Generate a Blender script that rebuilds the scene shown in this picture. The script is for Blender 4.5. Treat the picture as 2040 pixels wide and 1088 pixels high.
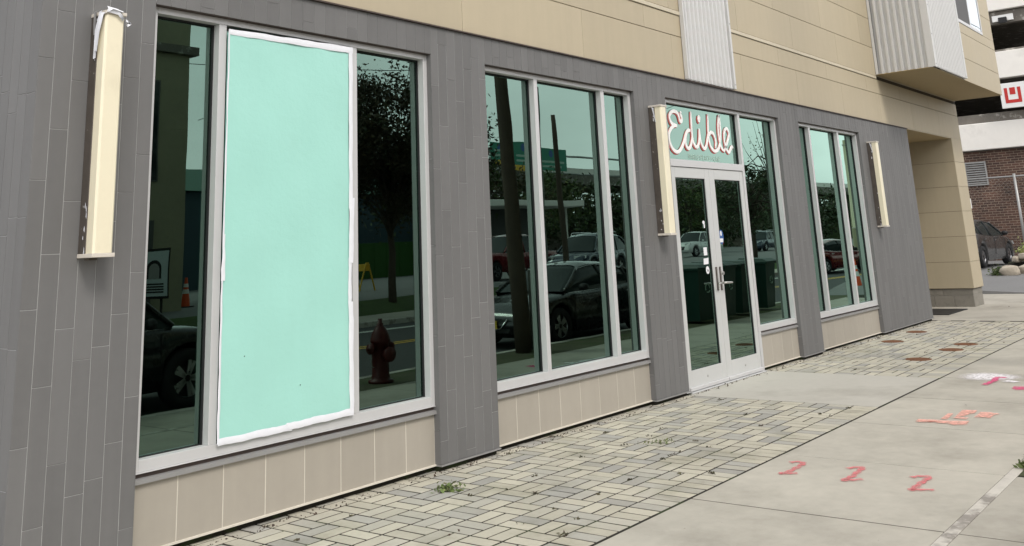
import bpy, math, random
import numpy as np
from mathutils import Vector, Matrix
R = math.radians
rnd = random.Random(7)

# ------------------------------------------------------------------ camera, sky, sun, exposure
scene = bpy.context.scene
for o_ in list(bpy.data.objects):
    bpy.data.objects.remove(o_)
col = scene.collection
cam_d = bpy.data.cameras.new('camera'); cam = bpy.data.objects.new('camera', cam_d); col.objects.link(cam)
yaw, pitch, roll = R(52.26593), R(13.75194), R(-2.67563)
fw = Vector((math.sin(yaw)*math.cos(pitch), math.cos(yaw)*math.cos(pitch), math.sin(pitch)))
r0 = Vector((math.cos(yaw), -math.sin(yaw), 0)); u0 = r0.cross(fw)
rt = r0*math.cos(roll) + u0*math.sin(roll); up = rt.cross(fw)
M = Matrix(((rt.x, up.x, -fw.x, 0), (rt.y, up.y, -fw.y, -5.55), (rt.z, up.z, -fw.z, 1.678), (0, 0, 0, 1)))
cam.matrix_world = M
cam_d.sensor_fit = 'HORIZONTAL'; cam_d.sensor_width = 36; cam_d.lens = 36*1915.09/2040
cam_d.shift_y = -(544-23.85)/2040
cam_d.clip_start = 0.05; cam_d.clip_end = 2000
scene.camera = cam

world = bpy.data.worlds.new('World'); scene.world = world; world.use_nodes = True
wn = world.node_tree.nodes; wl = world.node_tree.links; wn.clear()
SUN_EL, SUN_ROT = R(48), R(204)
sky = wn.new('ShaderNodeTexSky'); sky.sky_type = 'NISHITA'; sky.sun_disc = False
sky.sun_elevation = SUN_EL; sky.sun_rotation = SUN_ROT; sky.air_density = 1.2; sky.dust_density = 5.0; sky.ozone_density = 1.0
bw = wn.new('ShaderNodeRGBToBW'); wl.new(sky.outputs[0], bw.inputs[0])
tc = wn.new('ShaderNodeTexCoord'); mp = wn.new('ShaderNodeMapping'); mp.inputs['Scale'].default_value = (1, 1, 2.6)
wl.new(tc.outputs['Generated'], mp.inputs[0])
nz = wn.new('ShaderNodeTexNoise'); nz.inputs['Scale'].default_value = 2.2; nz.inputs['Detail'].default_value = 6; nz.inputs['Roughness'].default_value = .55
wl.new(mp.outputs[0], nz.inputs['Vector'])
cr = wn.new('ShaderNodeMapRange'); cr.inputs['From Min'].default_value = .3; cr.inputs['From Max'].default_value = .7
cr.inputs['To Min'].default_value = .78; cr.inputs['To Max'].default_value = 1.20; wl.new(nz.outputs[0], cr.inputs[0])
lev = wn.new('ShaderNodeMath'); lev.operation = 'MULTIPLY'; lev.inputs[1].default_value = .45   # cloud deck evens the clear sky out
wl.new(bw.outputs[0], lev.inputs[0])
ad = wn.new('ShaderNodeMath'); ad.operation = 'ADD'; ad.inputs[1].default_value = 6.0; wl.new(lev.outputs[0], ad.inputs[0])
mu = wn.new('ShaderNodeMath'); mu.operation = 'MULTIPLY'; wl.new(ad.outputs[0], mu.inputs[0]); wl.new(cr.outputs[0], mu.inputs[1])
cc = wn.new('ShaderNodeCombineColor'); 
for i, k in enumerate((1.0, 1.0, 1.02)):
    q = wn.new('ShaderNodeMath'); q.operation = 'MULTIPLY'; q.inputs[1].default_value = k; wl.new(mu.outputs[0], q.inputs[0]); wl.new(q.outputs[0], cc.inputs[i])
mxs = wn.new('ShaderNodeMix'); mxs.data_type = 'RGBA'; mxs.inputs[0].default_value = .9
wl.new(sky.outputs[0], mxs.inputs[6]); wl.new(cc.outputs[0], mxs.inputs[7])
# hazy overcast: the cloud deck is brighter towards the horizon, the same all round
nv = wn.new('ShaderNodeVectorMath'); nv.operation = 'NORMALIZE'; wl.new(tc.outputs['Generated'], nv.inputs[0])
sz = wn.new('ShaderNodeSeparateXYZ'); wl.new(nv.outputs[0], sz.inputs[0])
gl_ = wn.new('ShaderNodeMapRange'); gl_.interpolation_type = 'SMOOTHSTEP'; gl_.inputs['From Min'].default_value = 0; gl_.inputs['From Max'].default_value = .75; gl_.inputs['To Min'].default_value = 1.55; gl_.inputs['To Max'].default_value = .72
wl.new(sz.outputs[2], gl_.inputs[0])
sc0 = wn.new('ShaderNodeVectorMath'); sc0.operation = 'SCALE'; wl.new(mxs.outputs[2], sc0.inputs[0]); wl.new(gl_.outputs[0], sc0.inputs['Scale'])
bg = wn.new('ShaderNodeBackground'); bg.inputs[1].default_value = .10; wl.new(sc0.outputs[0], bg.inputs[0])
wo = wn.new('ShaderNodeOutputWorld'); wl.new(bg.outputs[0], wo.inputs[0])

sun_d = bpy.data.lights.new('sun', 'SUN'); sun_d.energy = 0.9; sun_d.angle = R(14); sun_d.color = (1, .95, .88)
sun = bpy.data.objects.new('sun', sun_d); col.objects.link(sun)
sd = Vector((math.sin(SUN_ROT)*math.cos(SUN_EL), math.cos(SUN_ROT)*math.cos(SUN_EL), math.sin(SUN_EL)))
sun.rotation_euler = (-sd).to_track_quat('-Z', 'Y').to_euler(); sun.location = (0, -10, 30)
scene.view_settings.view_transform = 'Standard'; scene.view_settings.look = 'None'
scene.view_settings.exposure = 0.88; scene.view_settings.gamma = 1; scene.view_settings.use_curve_mapping = False

# ------------------------------------------------------------------ helpers
class MB:
    def __init__(s): s.v = []; s.f = []
    def add(s, vs, fs):
        n = len(s.v); s.v += [tuple(p) for p in vs]; s.f += [tuple(i+n for i in f) for f in fs]; return s
    def box(s, x0, x1, y0, y1, z0, z1):
        return s.add([(x0,y0,z0),(x1,y0,z0),(x1,y1,z0),(x0,y1,z0),(x0,y0,z1),(x1,y0,z1),(x1,y1,z1),(x0,y1,z1)],
                     [(0,3,2,1),(4,5,6,7),(0,1,5,4),(1,2,6,5),(2,3,7,6),(3,0,4,7)])
    def cbox(s, x0, x1, y0, y1, z0, z1, c=.004):
        """box with chamfered edges (24 vertices)"""
        V = []; 
        for sx, X in ((0, x0), (1, x1)):
            for sy, Y in ((0, y0), (1, y1)):
                for sz, Z in ((0, z0), (1, z1)):
                    dx = c if sx == 0 else -c; dy = c if sy == 0 else -c; dz = c if sz == 0 else -c
                    V += [(X, Y+dy, Z+dz), (X+dx, Y, Z+dz), (X+dx, Y+dy, Z)]
        def i(a, b, d, k): return (a*4+b*2+d)*3+k
        F = [(i(0,0,0,0),i(0,0,1,0),i(0,1,1,0),i(0,1,0,0)), (i(1,0,0,0),i(1,1,0,0),i(1,1,1,0),i(1,0,1,0)),
             (i(0,0,0,1),i(1,0,0,1),i(1,0,1,1),i(0,0,1,1)), (i(0,1,0,1),i(0,1,1,1),i(1,1,1,1),i(1,1,0,1)),
             (i(0,0,0,2),i(0,1,0,2),i(1,1,0,2),i(1,0,0,2)), (i(0,0,1,2),i(1,0,1,2),i(1,1,1,2),i(0,1,1,2))]
        for a in (0, 1):
            for b in (0, 1):
                F.append((i(a,b,0,0),i(a,b,0,1),i(a,b,1,1),i(a,b,1,0)))
                F.append((i(a,0,b,0),i(a,0,b,2),i(a,1,b,2),i(a,1,b,0)))
                F.append((i(0,a,b,1),i(0,a,b,2),i(1,a,b,2),i(1,a,b,1)))
                for d in (0, 1): F.append((i(a,b,d,0),i(a,b,d,1),i(a,b,d,2)))
        return s.add(V, F)
    def tube(s, pts, r, n=8, cap=True):
        pts = [Vector(p) for p in pts]; rs = r if isinstance(r, (list, tuple)) else [r]*len(pts)
        base = len(s.v); ref = None
        for k, p in enumerate(pts):
            t = (pts[min(k+1, len(pts)-1)]-pts[max(k-1, 0)]).normalized()
            if ref is None: ref = Vector((0, 0, 1)) if abs(t.z) < .9 else Vector((1, 0, 0))
            a = t.cross(ref).normalized(); b = t.cross(a).normalized(); ref = -b if False else ref
            for j in range(n):
                g = 2*math.pi*j/n; s.v.append(tuple(p+a*math.cos(g)*rs[k]+b*math.sin(g)*rs[k]))
        for k in range(len(pts)-1):
            for j in range(n):
                s.f.append((base+k*n+j, base+k*n+(j+1) % n, base+(k+1)*n+(j+1) % n, base+(k+1)*n+j))
        if cap:
            s.f.append(tuple(base+j for j in range(n))); e = base+(len(pts)-1)*n; s.f.append(tuple(e+n-1-j for j in range(n)))
        return s
    def lathe(s, prof, c=(0, 0, 0), n=24, axis='z'):
        base = len(s.v); m = len(prof)
        for j in range(n):
            g = 2*math.pi*j/n
            for r, h in prof:
                x, y, z = r*math.cos(g), r*math.sin(g), h
                if axis == 'y': x, y, z = x, h, y
                if axis == 'x': x, y, z = h, x, y
                s.v.append((x+c[0], y+c[1], z+c[2]))
        for j in range(n):
            for k in range(m-1):
                a = base+j*m+k; b = base+((j+1) % n)*m+k; s.f.append((a, b, b+1, a+1))
        return s
    def prism(s, poly, d0, d1, plane='xz'):
        def P(a, b, d): return (a, d, b) if plane == 'xz' else ((a, b, d) if plane == 'xy' else (d, a, b))
        n = len(poly); vs = [P(a, b, d0) for a, b in poly]+[P(a, b, d1) for a, b in poly]
        fs = [tuple(range(n)), tuple(range(2*n-1, n-1, -1))]+[(i, i+n, (i+1) % n+n, (i+1) % n) for i in range(n)]
        return s.add(vs, fs)
    def mesh(s, name, smooth=False):
        me = bpy.data.meshes.new(name); me.from_pydata(s.v, [], s.f); me.validate(); 
        import bmesh
        b = bmesh.new(); b.from_mesh(me); bmesh.ops.recalc_face_normals(b, faces=b.faces); b.to_mesh(me); b.free()
        if smooth:
            for p in me.polygons: p.use_smooth = True
        return me
    def build(s, name, mat, parent=None, smooth=False, local=False, kind=None, label=None):
        return obj(name, s.mesh(name, smooth), mat, parent, local, kind, label)

def obj(name, me, mat, parent=None, local=False, kind=None, label=None):
    if mat is not None and len(me.materials) == 0: me.materials.append(mat)
    o = bpy.data.objects.new(name, me); col.objects.link(o)
    if parent is not None: adopt(o, parent, local)
    if kind: o['kind'] = kind
    if label: o['label'] = label
    return o
def adopt(o, parent, local=False):
    o.parent = parent
    if not local:
        m = Matrix.Identity(4); p = parent
        while p is not None:
            m = m @ Matrix.Identity(4); break
        o.matrix_parent_inverse = world_mat(parent).inverted()
def world_mat(o):
    loc = Matrix.LocRotScale(o.location, o.rotation_euler, o.scale)
    return loc if o.parent is None else world_mat(o.parent) @ o.matrix_parent_inverse @ loc
def tag(o, label, cat, group=None, kind=None):
    o['label'] = label; o['category'] = cat
    if group: o['group'] = group
    if kind: o['kind'] = kind
    return o
def thing(name, label, cat, loc=(0, 0, 0), rz=0, group=None):
    o = bpy.data.objects.new(name, None); col.objects.link(o); o.location = loc; o.rotation_euler = (0, 0, rz); o.empty_display_size = .3
    return tag(o, label, cat, group)
def structure(o): o['kind'] = 'structure'; return o

# ------------------------------------------------------------------ materials
def mat(name, base, rough=.6, metal=0., var=.08, scale=6., bump=0., bscale=60., spec=.4, streak=0., specks=None, island=0., col2=None, stain=None, coat=0., detail=5):
    """procedural surface: two scales of noise on the colour, optional stains and per-piece shift, optional fine relief"""
    m = bpy.data.materials.new(name); m.use_nodes = True; nt = m.node_tree; n = nt.nodes; l = nt.links
    b = n['Principled BSDF']; b.inputs['Roughness'].default_value = rough; b.inputs['Metallic'].default_value = metal
    b.inputs['Specular IOR Level'].default_value = spec; b.inputs['Coat Weight'].default_value = coat
    tcn = n.new('ShaderNodeTexCoord'); geo = n.new('ShaderNodeNewGeometry')
    def noise(sc, det=detail, ro=.6):
        t = n.new('ShaderNodeTexNoise'); t.inputs['Scale'].default_value = sc; t.inputs['Detail'].default_value = det; t.inputs['Roughness'].default_value = ro
        l.new(geo.outputs['Position'], t.inputs['Vector']); return t
    def mathn(op, a, bb):
        q = n.new('ShaderNodeMath'); q.operation = op
        for i, x in enumerate((a, bb)):
            if isinstance(x, (int, float)): q.inputs[i].default_value = x
            else: l.new(x, q.inputs[i])
        return q.outputs[0]
    n1 = noise(scale); n2 = noise(scale*9, 3)
    v = mathn('ADD', mathn('MULTIPLY', mathn('SUBTRACT', n1.outputs[0], .5), var*3.2), mathn('MULTIPLY', mathn('SUBTRACT', n2.outputs[0], .5), var*1.8))
    if island:
        oi = n.new('ShaderNodeObjectInfo')
        rr = mathn('FRACT', mathn('ADD', mathn('MULTIPLY', oi.outputs['Random'], 7.31), mathn('MULTIPLY', geo.outputs['Random Per Island'], 5.77)), 0)
        v = mathn('ADD', v, mathn('MULTIPLY', mathn('SUBTRACT', rr, .5), island*2))
    if streak:                                                    # faint vertical run marks
        mpn = n.new('ShaderNodeMapping'); mpn.inputs['Scale'].default_value = (7, 7, .45); l.new(geo.outputs['Position'], mpn.inputs[0])
        tn = n.new('ShaderNodeTexNoise'); tn.inputs['Scale'].default_value = 1.4; tn.inputs['Detail'].default_value = 4; l.new(mpn.outputs[0], tn.inputs['Vector'])
        v = mathn('ADD', v, mathn('MULTIPLY', mathn('SUBTRACT', tn.outputs[0], .5), streak*3))
    fac = mathn('ADD', v, 1.0)
    basec = None
    if col2 is not None:
        mx = n.new('ShaderNodeMix'); mx.data_type = 'RGBA'; mx.inputs[6].default_value = (*base, 1); mx.inputs[7].default_value = (*col2, 1)
        if island:
            r2 = mathn('FRACT', mathn('MULTIPLY', rr, 13.7), 0); st = n.new('ShaderNodeMapRange'); st.inputs['From Min'].default_value = .45; st.inputs['From Max'].default_value = .95
            l.new(r2, st.inputs[0]); l.new(st.outputs[0], mx.inputs[0])
        else:
            st = n.new('ShaderNodeMapRange'); st.inputs['From Min'].default_value = .42; st.inputs['From Max'].default_value = .62; l.new(noise(scale*.6, 6).outputs[0], st.inputs[0]); l.new(st.outputs[0], mx.inputs[0])
        basec = mx.outputs[2]
    if stain is not None:
        sc, sx, lo, hi = stain
        mx2 = n.new('ShaderNodeMix'); mx2.data_type = 'RGBA'; mx2.inputs[7].default_value = (*sc, 1)
        if basec is None: mx2.inputs[6].default_value = (*base, 1)
        else: l.new(basec, mx2.inputs[6])
        st = n.new('ShaderNodeMapRange'); st.inputs['From Min'].default_value = lo; st.inputs['From Max'].default_value = hi; st.inputs['To Max'].default_value = .8
        l.new(noise(sx, 8, .65).outputs[0], st.inputs[0]); l.new(st.outputs[0], mx2.inputs[0]); basec = mx2.outputs[2]
    if specks is not None:                                        # gum, grit and drip spots
        for sc_s, rad in specks:
            vo = n.new('ShaderNodeTexVoronoi'); vo.inputs['Scale'].default_value = sc_s; vo.inputs['Randomness'].default_value = 1; l.new(geo.outputs['Position'], vo.inputs['Vector'])
            st = n.new('ShaderNodeMapRange'); st.inputs['From Min'].default_value = rad; st.inputs['From Max'].default_value = rad*.6; st.inputs['To Min'].default_value = 0; st.inputs['To Max'].default_value = .55
            l.new(vo.outputs['Distance'], st.inputs[0])
            mx3 = n.new('ShaderNodeMix'); mx3.data_type = 'RGBA'; mx3.inputs[7].default_value = (base[0]*.32, base[1]*.31, base[2]*.3, 1); l.new(st.outputs[0], mx3.inputs[0])
            if basec is None: mx3.inputs[6].default_value = (*base, 1)
            else: l.new(basec, mx3.inputs[6])
            basec = mx3.outputs[2]
    sc_ = n.new('ShaderNodeVectorMath'); sc_.operation = 'SCALE'
    if basec is None: sc_.inputs[0].default_value = base
    else: l.new(basec, sc_.inputs[0])
    l.new(fac, sc_.inputs['Scale']); l.new(sc_.outputs[0], b.inputs['Base Color'])
    rv = mathn('ADD', mathn('MULTIPLY', mathn('SUBTRACT', n1.outputs[0], .5), .25), rough); l.new(rv, b.inputs['Roughness'])
    if bump:
        bn = n.new('ShaderNodeBump'); bn.inputs['Strength'].default_value = bump; bn.inputs['Distance'].default_value = .01
        l.new(noise(bscale, 6, .7).outputs[0], bn.inputs['Height']); l.new(bn.outputs[0], b.inputs['Normal'])
    return m

def glass_mat(name, tint=(.68, 1.0, .85), trans=(.12, .24, .19), r0=.08, k=2.0, wave=.02):
    m = bpy.data.materials.new(name); m.use_nodes = True; nt = m.node_tree; n = nt.nodes; l = nt.links; n.clear()
    out = n.new('ShaderNodeOutputMaterial'); mx = n.new('ShaderNodeMixShader'); gl = n.new('ShaderNodeBsdfGlossy'); tr = n.new('ShaderNodeBsdfTransparent')
    gl.inputs['Color'].default_value = (*tint, 1); gl.inputs['Roughness'].default_value = .0; tr.inputs['Color'].default_value = (*trans, 1)
    fr = n.new('ShaderNodeFresnel'); fr.inputs[0].default_value = 1.5
    q = n.new('ShaderNodeMath'); q.operation = 'MULTIPLY_ADD'; q.inputs[1].default_value = k; q.inputs[2].default_value = r0; q.use_clamp = True
    l.new(fr.outputs[0], q.inputs[0]); l.new(q.outputs[0], mx.inputs[0]); l.new(tr.outputs[0], mx.inputs[1]); l.new(gl.outputs[0], mx.inputs[2])
    geo = n.new('ShaderNodeNewGeometry'); nz_ = n.new('ShaderNodeTexNoise'); nz_.inputs['Scale'].default_value = 1.6; nz_.inputs['Detail'].default_value = 1
    l.new(geo.outputs['Position'], nz_.inputs['Vector']); bp = n.new('ShaderNodeBump'); bp.inputs['Strength'].default_value = wave; bp.inputs['Distance'].default_value = .03
    l.new(nz_.outputs[0], bp.inputs['Height']); l.new(bp.outputs[0], gl.inputs['Normal'])
    l.new(mx.outputs[0], out.inputs[0]); return m

def brick_mat(name):
    m = bpy.data.materials.new(name); m.use_nodes = True; nt = m.node_tree; n = nt.nodes; l = nt.links; b = n['Principled BSDF']; b.inputs['Roughness'].default_value = .85
    geo = n.new('ShaderNodeNewGeometry'); sx = n.new('ShaderNodeSeparateXYZ'); l.new(geo.outputs['Position'], sx.inputs[0])
    cx = n.new('ShaderNodeCombineXYZ'); l.new(sx.outputs[1], cx.inputs[0]); l.new(sx.outputs[2], cx.inputs[1])
    br = n.new('ShaderNodeTexBrick'); l.new(cx.outputs[0], br.inputs[0]); br.inputs['Scale'].default_value = 1
    br.inputs['Brick Width'].default_value = .26; br.inputs['Row Height'].default_value = .09; br.inputs['Mortar Size'].default_value = .009
    br.inputs['Color1'].default_value = (.105, .052, .036, 1); br.inputs['Color2'].default_value = (.05, .028, .022, 1); br.inputs['Mortar'].default_value = (.22, .17, .13, 1)
    nz_ = n.new('ShaderNodeTexNoise'); nz_.inputs['Scale'].default_value = .9; nz_.inputs['Detail'].default_value = 6; l.new(geo.outputs['Position'], nz_.inputs['Vector'])
    mr = n.new('ShaderNodeMapRange'); mr.inputs['From Min'].default_value = .3; mr.inputs['From Max'].default_value = .7; mr.inputs['To Min'].default_value = .7; mr.inputs['To Max'].default_value = 1.35; l.new(nz_.outputs[0], mr.inputs[0])
    vm = n.new('ShaderNodeVectorMath'); vm.operation = 'SCALE'; l.new(br.outputs[0], vm.inputs[0]); l.new(mr.outputs[0], vm.inputs['Scale']); l.new(vm.outputs[0], b.inputs['Base Color'])
    bp = n.new('ShaderNodeBump'); bp.inputs['Strength'].default_value = .6; bp.invert = True; l.new(br.outputs['Fac'], bp.inputs['Height']); l.new(bp.outputs[0], b.inputs['Normal'])
    return m

K = {}
K['tile'] = mat('dark_tile', (.150, .148, .146), .62, var=.06, scale=1.6, island=.075, streak=.07, bump=.12, bscale=140)
K['grout'] = mat('grout', (.35, .348, .342), .9, var=.1, scale=3)
K['tan'] = mat('tan_panel', (.455, .39, .275), .62, var=.035, scale=.9, island=.035, streak=.035)
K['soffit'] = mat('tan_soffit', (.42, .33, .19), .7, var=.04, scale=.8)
K['recess'] = mat('panel_joint', (.07, .055, .04), .9)
K['base_tile'] = mat('base_tile', (.375, .342, .29), .5, var=.035, scale=1.5, island=.035, bump=.05, bscale=120, streak=.04)
K['base_joint'] = mat('base_joint', (.62, .58, .5), .8)
K['alu'] = mat('anodised_aluminium', (.57, .567, .567), .42, metal=.15, var=.03, scale=2)
K['alu_door'] = mat('satin_door_aluminium', (.56, .565, .555), .45, metal=.1, var=.02, scale=2)
K['steel'] = mat('brushed_steel', (.5, .49, .47), .35, metal=.9, var=.05)
K['gasket'] = mat('black_gasket', (.012, .013, .014), .6)
K['brown'] = mat('brown_flashing', (.075, .055, .048), .55, var=.15, scale=8)
K['flash'] = mat('grey_flashing', (.30, .295, .29), .5, metal=.2, var=.06)
K['glass'] = glass_mat('green_glass')
K['inner'] = mat('dark_interior', (.10, .10, .095), .8, var=.1, scale=1)
K['corr'] = mat('corrugated_metal', (.58, .575, .56), .45, metal=.15, var=.05, scale=2.2)
K['board'] = mat('mint_foam_board', (.365, .685, .60), .42, var=.014, scale=1.3, bump=.30, bscale=20, spec=.45, streak=.012)
K['tape'] = mat('white_tape', (.78, .79, .83), .45, var=.03, scale=14, bump=.25, bscale=30)
K['sconce_metal'] = mat('bronze_housing', (.10, .085, .072), .5, metal=.3, var=.2, scale=14, stain=((.5, .48, .45), 26, .66, .70))
K['lens'] = mat('cream_acrylic', (.80, .735, .555), .35, var=.03, scale=3, stain=((.62, .55, .40), 1.4, .55, .8))
K['cap'] = mat('pale_cap', (.62, .57, .50), .6, var=.08)
K['concrete'] = mat('sidewalk_concrete', (.425, .40, .345), .88, var=.13, scale=1.1, bump=.3, bscale=70, stain=((.28, .26, .22), .9, .48, .72), island=.03, detail=8, specks=((1.6, .03), (4.5, .03)))
K['concrete_new'] = mat('door_slab_concrete', (.44, .42, .375), .88, var=.06, scale=1.4, bump=.2, bscale=80, stain=((.30, .28, .24), .8, .52, .72), detail=8, specks=((2.3, .02),))
K['edge'] = mat('joint_edge', (.52, .49, .44), .9, var=.14, scale=9, stain=((.2, .18, .16), 2.2, .52, .6))
K['paver'] = mat('paver', (.465, .435, .355), .88, var=.11, scale=5, island=.09, col2=(.34, .33, .30), bump=.45, bscale=120, stain=((.21, .20, .14), 1.5, .52, .78))
K['soil'] = mat('joint_soil', (.020, .017, .011), 1, var=.3, scale=20, stain=((.03, .045, .012), 3, .52, .6), bump=.6, bscale=60)
K['asphalt'] = mat('asphalt', (.065, .066, .067), .9, var=.12, scale=1.2, bump=.4, bscale=90, detail=8)
K['asphalt_old'] = mat('grey_asphalt', (.19, .19, .19), .92, var=.1, scale=1.2, bump=.4, bscale=90)
K['earth'] = mat('earth', (.10, .09, .06), 1, var=.2, scale=.4)
K['grass'] = mat('lawn', (.05, .085, .022), .95, var=.3, scale=1.4, bump=.8, bscale=40)
K['verge'] = mat('trodden_verge', (.085, .085, .05), .95, var=.25, scale=2.2, bump=.6, bscale=50, stain=((.05, .075, .022), 1.6, .45, .6))
K['line'] = mat('road_paint', (.62, .62, .58), .8, var=.1, scale=6)
K['rust'] = mat('rusty_iron', (.17, .075, .035), .85, var=.25, scale=14, bump=.6, bscale=90)
K['red'] = mat('red_marking_paint', (.62, .10, .085), .85, var=.18, scale=12, stain=((.42, .34, .28), 22, .50, .72))
K['orange'] = mat('orange_marking_paint', (.82, .30, .22), .85, var=.1, scale=10, stain=((.45, .36, .30), 20, .58, .75))
K['magenta'] = mat('magenta_marking_paint', (.72, .07, .22), .8, var=.14, scale=12, stain=((.55, .35, .35), 16, .6, .8))
K['white_paint'] = mat('white_marking_paint', (.80, .78, .80), .8, var=.04, scale=10)
K['letter'] = mat('white_vinyl', (.86, .85, .83), .4, var=.01)
K['letter_red'] = mat('red_vinyl', (.52, .10, .09), .5, var=.03)
K['letter_pale'] = mat('pale_green_vinyl', (.36, .50, .42), .5, var=.02)
K['paper'] = mat('paper', (.8, .8, .82), .6, var=.02)
K['blue'] = mat('blue_decal', (.03, .10, .30), .5)
K['black'] = mat('black_rubber', (.015, .015, .016), .6)
K['block'] = mat('concrete_block', (.23, .215, .185), .9, var=.12, scale=4, bump=.4, bscale=60, island=.08, stain=((.12, .11, .09), 3, .55, .75))
K['mortar'] = mat('mortar', (.42, .40, .36), .95)
K['white_conc'] = mat('white_spandrel', (.80, .77, .72), .8, var=.05, scale=.5, stain=((.45, .42, .38), .5, .6, .85))
K['dirty_conc'] = mat('dirty_concrete', (.16, .145, .125), .9, var=.25, scale=2.5, stain=((.42, .40, .36), 2.2, .56, .62))
K['brick'] = brick_mat('brown_brick')
K['sign_white'] = mat('sign_face', (.8, .8, .78), .5, var=.02)
K['sign_red'] = mat('sign_red', (.50, .03, .025), .5)
K['galv'] = mat('galvanised', (.36, .36, .35), .45, metal=.5, var=.1)
K['wood'] = mat('creosoted_wood', (.085, .065, .05), .9, var=.25, scale=5, bump=.5, bscale=30)
K['greypole'] = mat('grey_pole', (.20, .19, .175), .8, var=.12, scale=4)
K['bin'] = mat('green_bin_plastic', (.007, .034, .025), .45, var=.1)
K['cone'] = mat('cone_orange', (.75, .09, .02), .5)
K['hydrant'] = mat('hydrant_red', (.065, .006, .006), .5, var=.12)
K['yellow'] = mat('sign_yellow', (.70, .42, .03), .5)
K['hwy'] = mat('highway_green', (.02, .22, .14), .5)
K['stucco'] = mat('olive_stucco', (.30, .28, .19), .9, var=.12, scale=.8)
K['teal_wall'] = mat('dark_teal_siding', (.03, .06, .075), .7)
K['hedge_wall'] = mat('green_fence_paint', (.025, .085, .014), .8)
K['roofing'] = mat('green_roofing', (.07, .16, .12), .7)
K['bark'] = mat('bark', (.07, .055, .042), .95, var=.25, scale=6, bump=.6, bscale=25)
def leaf_mat(name, a, b2):
    m = mat(name, a, .6, var=.2, scale=1.0, island=.35, col2=b2); n = m.node_tree.nodes; l = m.node_tree.links
    return m
K['leaf_brown'] = leaf_mat('autumn_leaf', (.075, .055, .022), (.035, .06, .018))
K['leaf_crown'] = leaf_mat('dark_autumn_leaf', (.05, .038, .017), (.026, .040, .014))
K['leaf_green'] = leaf_mat('green_leaf', (.05, .085, .02), (.085, .09, .022))
K['leaf_dark'] = leaf_mat('dark_leaf', (.028, .05, .016), (.05, .045, .018))
K['leaf_pale'] = leaf_mat('pale_shrub_leaf', (.42, .44, .17), (.22, .30, .09))
K['weed'] = leaf_mat('weed_leaf', (.12, .17, .05), (.13, .13, .05))
K['weed_dry'] = leaf_mat('dry_weed', (.07, .065, .03), (.06, .04, .025))
K['litter'] = leaf_mat('leaf_litter', (.06, .035, .022), (.03, .025, .015))
K['rock'] = mat('pale_rock', (.42, .37, .30), .9, var=.2, scale=3, bump=.6, bscale=12, island=.1)
K['tyre'] = mat('tyre', (.016, .016, .017), .85)
K['rim'] = mat('alloy_rim', (.42, .42, .43), .3, metal=.9, var=.02)
K['carglass'] = bpy.data.materials.new('car_glass'); K['carglass'].use_nodes = True
_b = K['carglass'].node_tree.nodes['Principled BSDF']; _b.inputs['Base Color'].default_value = (.02, .028, .028, 1); _b.inputs['Roughness'].default_value = .04; _b.inputs['Specular IOR Level'].default_value = .3
def paint_mat(name, c, metal=.3):
    return mat(name, c, .28, metal=metal, var=.01, spec=.5, coat=.8)
K['lamp_clear'] = mat('clear_lamp', (.55, .56, .56), .15, metal=.3)
K['lamp_red'] = mat('red_lamp', (.45, .015, .012), .2)
K['plate'] = mat('number_plate', (.75, .50, .06), .5)
K['chrome'] = mat('chrome', (.62, .62, .63), .15, metal=1., var=.01)

# ------------------------------------------------------------------ ground, road, sidewalk
def sheet(name, x0, x1, y0, y1, z, m, kind='structure'):
    o = MB().add([(x0,y0,z),(x1,y0,z),(x1,y1,z),(x0,y1,z)], [(0,1,2,3)]).build(name, m); o['kind'] = kind; return o
sheet('ground', -500, 700, -700, 500, -.34, K['earth'])
sheet('road', -60, 320, -13.2, -4.88, -.13, K['asphalt'])
structure(MB().cbox(-30, 120, -4.90, -4.74, -.3, .0, .012).build('kerb', K['edge']))
structure(MB().cbox(-60, 320, -13.35, -13.2, -.3, .0, .012).build('far_kerb', K['edge']))
structure(MB().box(-60, 320, -15.2, -13.35, -.3, -.004).build('far_sidewalk', K['concrete']))
structure(MB().add([(-60,-15.2,-.004),(320,-15.2,-.004),(320,-16.6,.34),(-60,-16.6,.34)], [(0,1,2,3)]).build('grass_bank', K['grass']))
sheet('parking_lot', -60, 320, -60, -16.6, .34, K['asphalt_old'])
for yy in (-9.0, -9.25): sheet('lane_line', -60, 320, yy-.06, yy+.06, -.126, K['yellow'])
sheet('stop_line', 16, 60, -12.2, -11.9, -.126, K['line'])

# sidewalk: base with single slabs, tooled joints between them
walk = structure(MB().box(-8, 27.2, -4.74, .3, -.3, -.0035).build('sidewalk', K['soil']))
JX = [4.666+1.5205*k for k in range(-8, 15)]
def slab(x0, x1, y0, y1, m=K['concrete'], g=.0075, top=None):
    z = rnd.uniform(-.0015, .0015) if top is None else top
    return MB().cbox(x0+g, x1-g, y0+g, y1-g, -.1, z, .002).build('slab', m, walk)
for a, b in zip(JX[:-1], JX[1:]):
    slab(a, min(b, 27.1), -3.73+.035, -2.078)
for a, b in zip(JX[:-1], JX[1:]):
    if a < 7.6: slab(a, b, -4.735, -3.73-.03, top=-.001)
slab(10.066, 12.19, -2.06, .10, K['concrete_new'], g=.006)
for k in range(3):                                                      # paved area past the pavers
    slab(19.62+2.5*k, 22.12+2.5*k, -2.06, .4)
MB().box(19.62, 22.9, .405, 3.2, -.1, -.002).build('recess_slab', K['concrete'], walk)
MB().box(23.72, 27.1, .405, 3.2, -.1, -.002).build('recess_slab', K['concrete'], walk)
MB().cbox(-8, 7.93, -3.7655, -3.6925, -.1, .003, .004).build('joint_filler', K['edge'], walk)
MB().cbox(7.93, 26.9, -3.7625, -3.6925, -.1, .002, .004).build('joint_filler', K['concrete'], walk)
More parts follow.
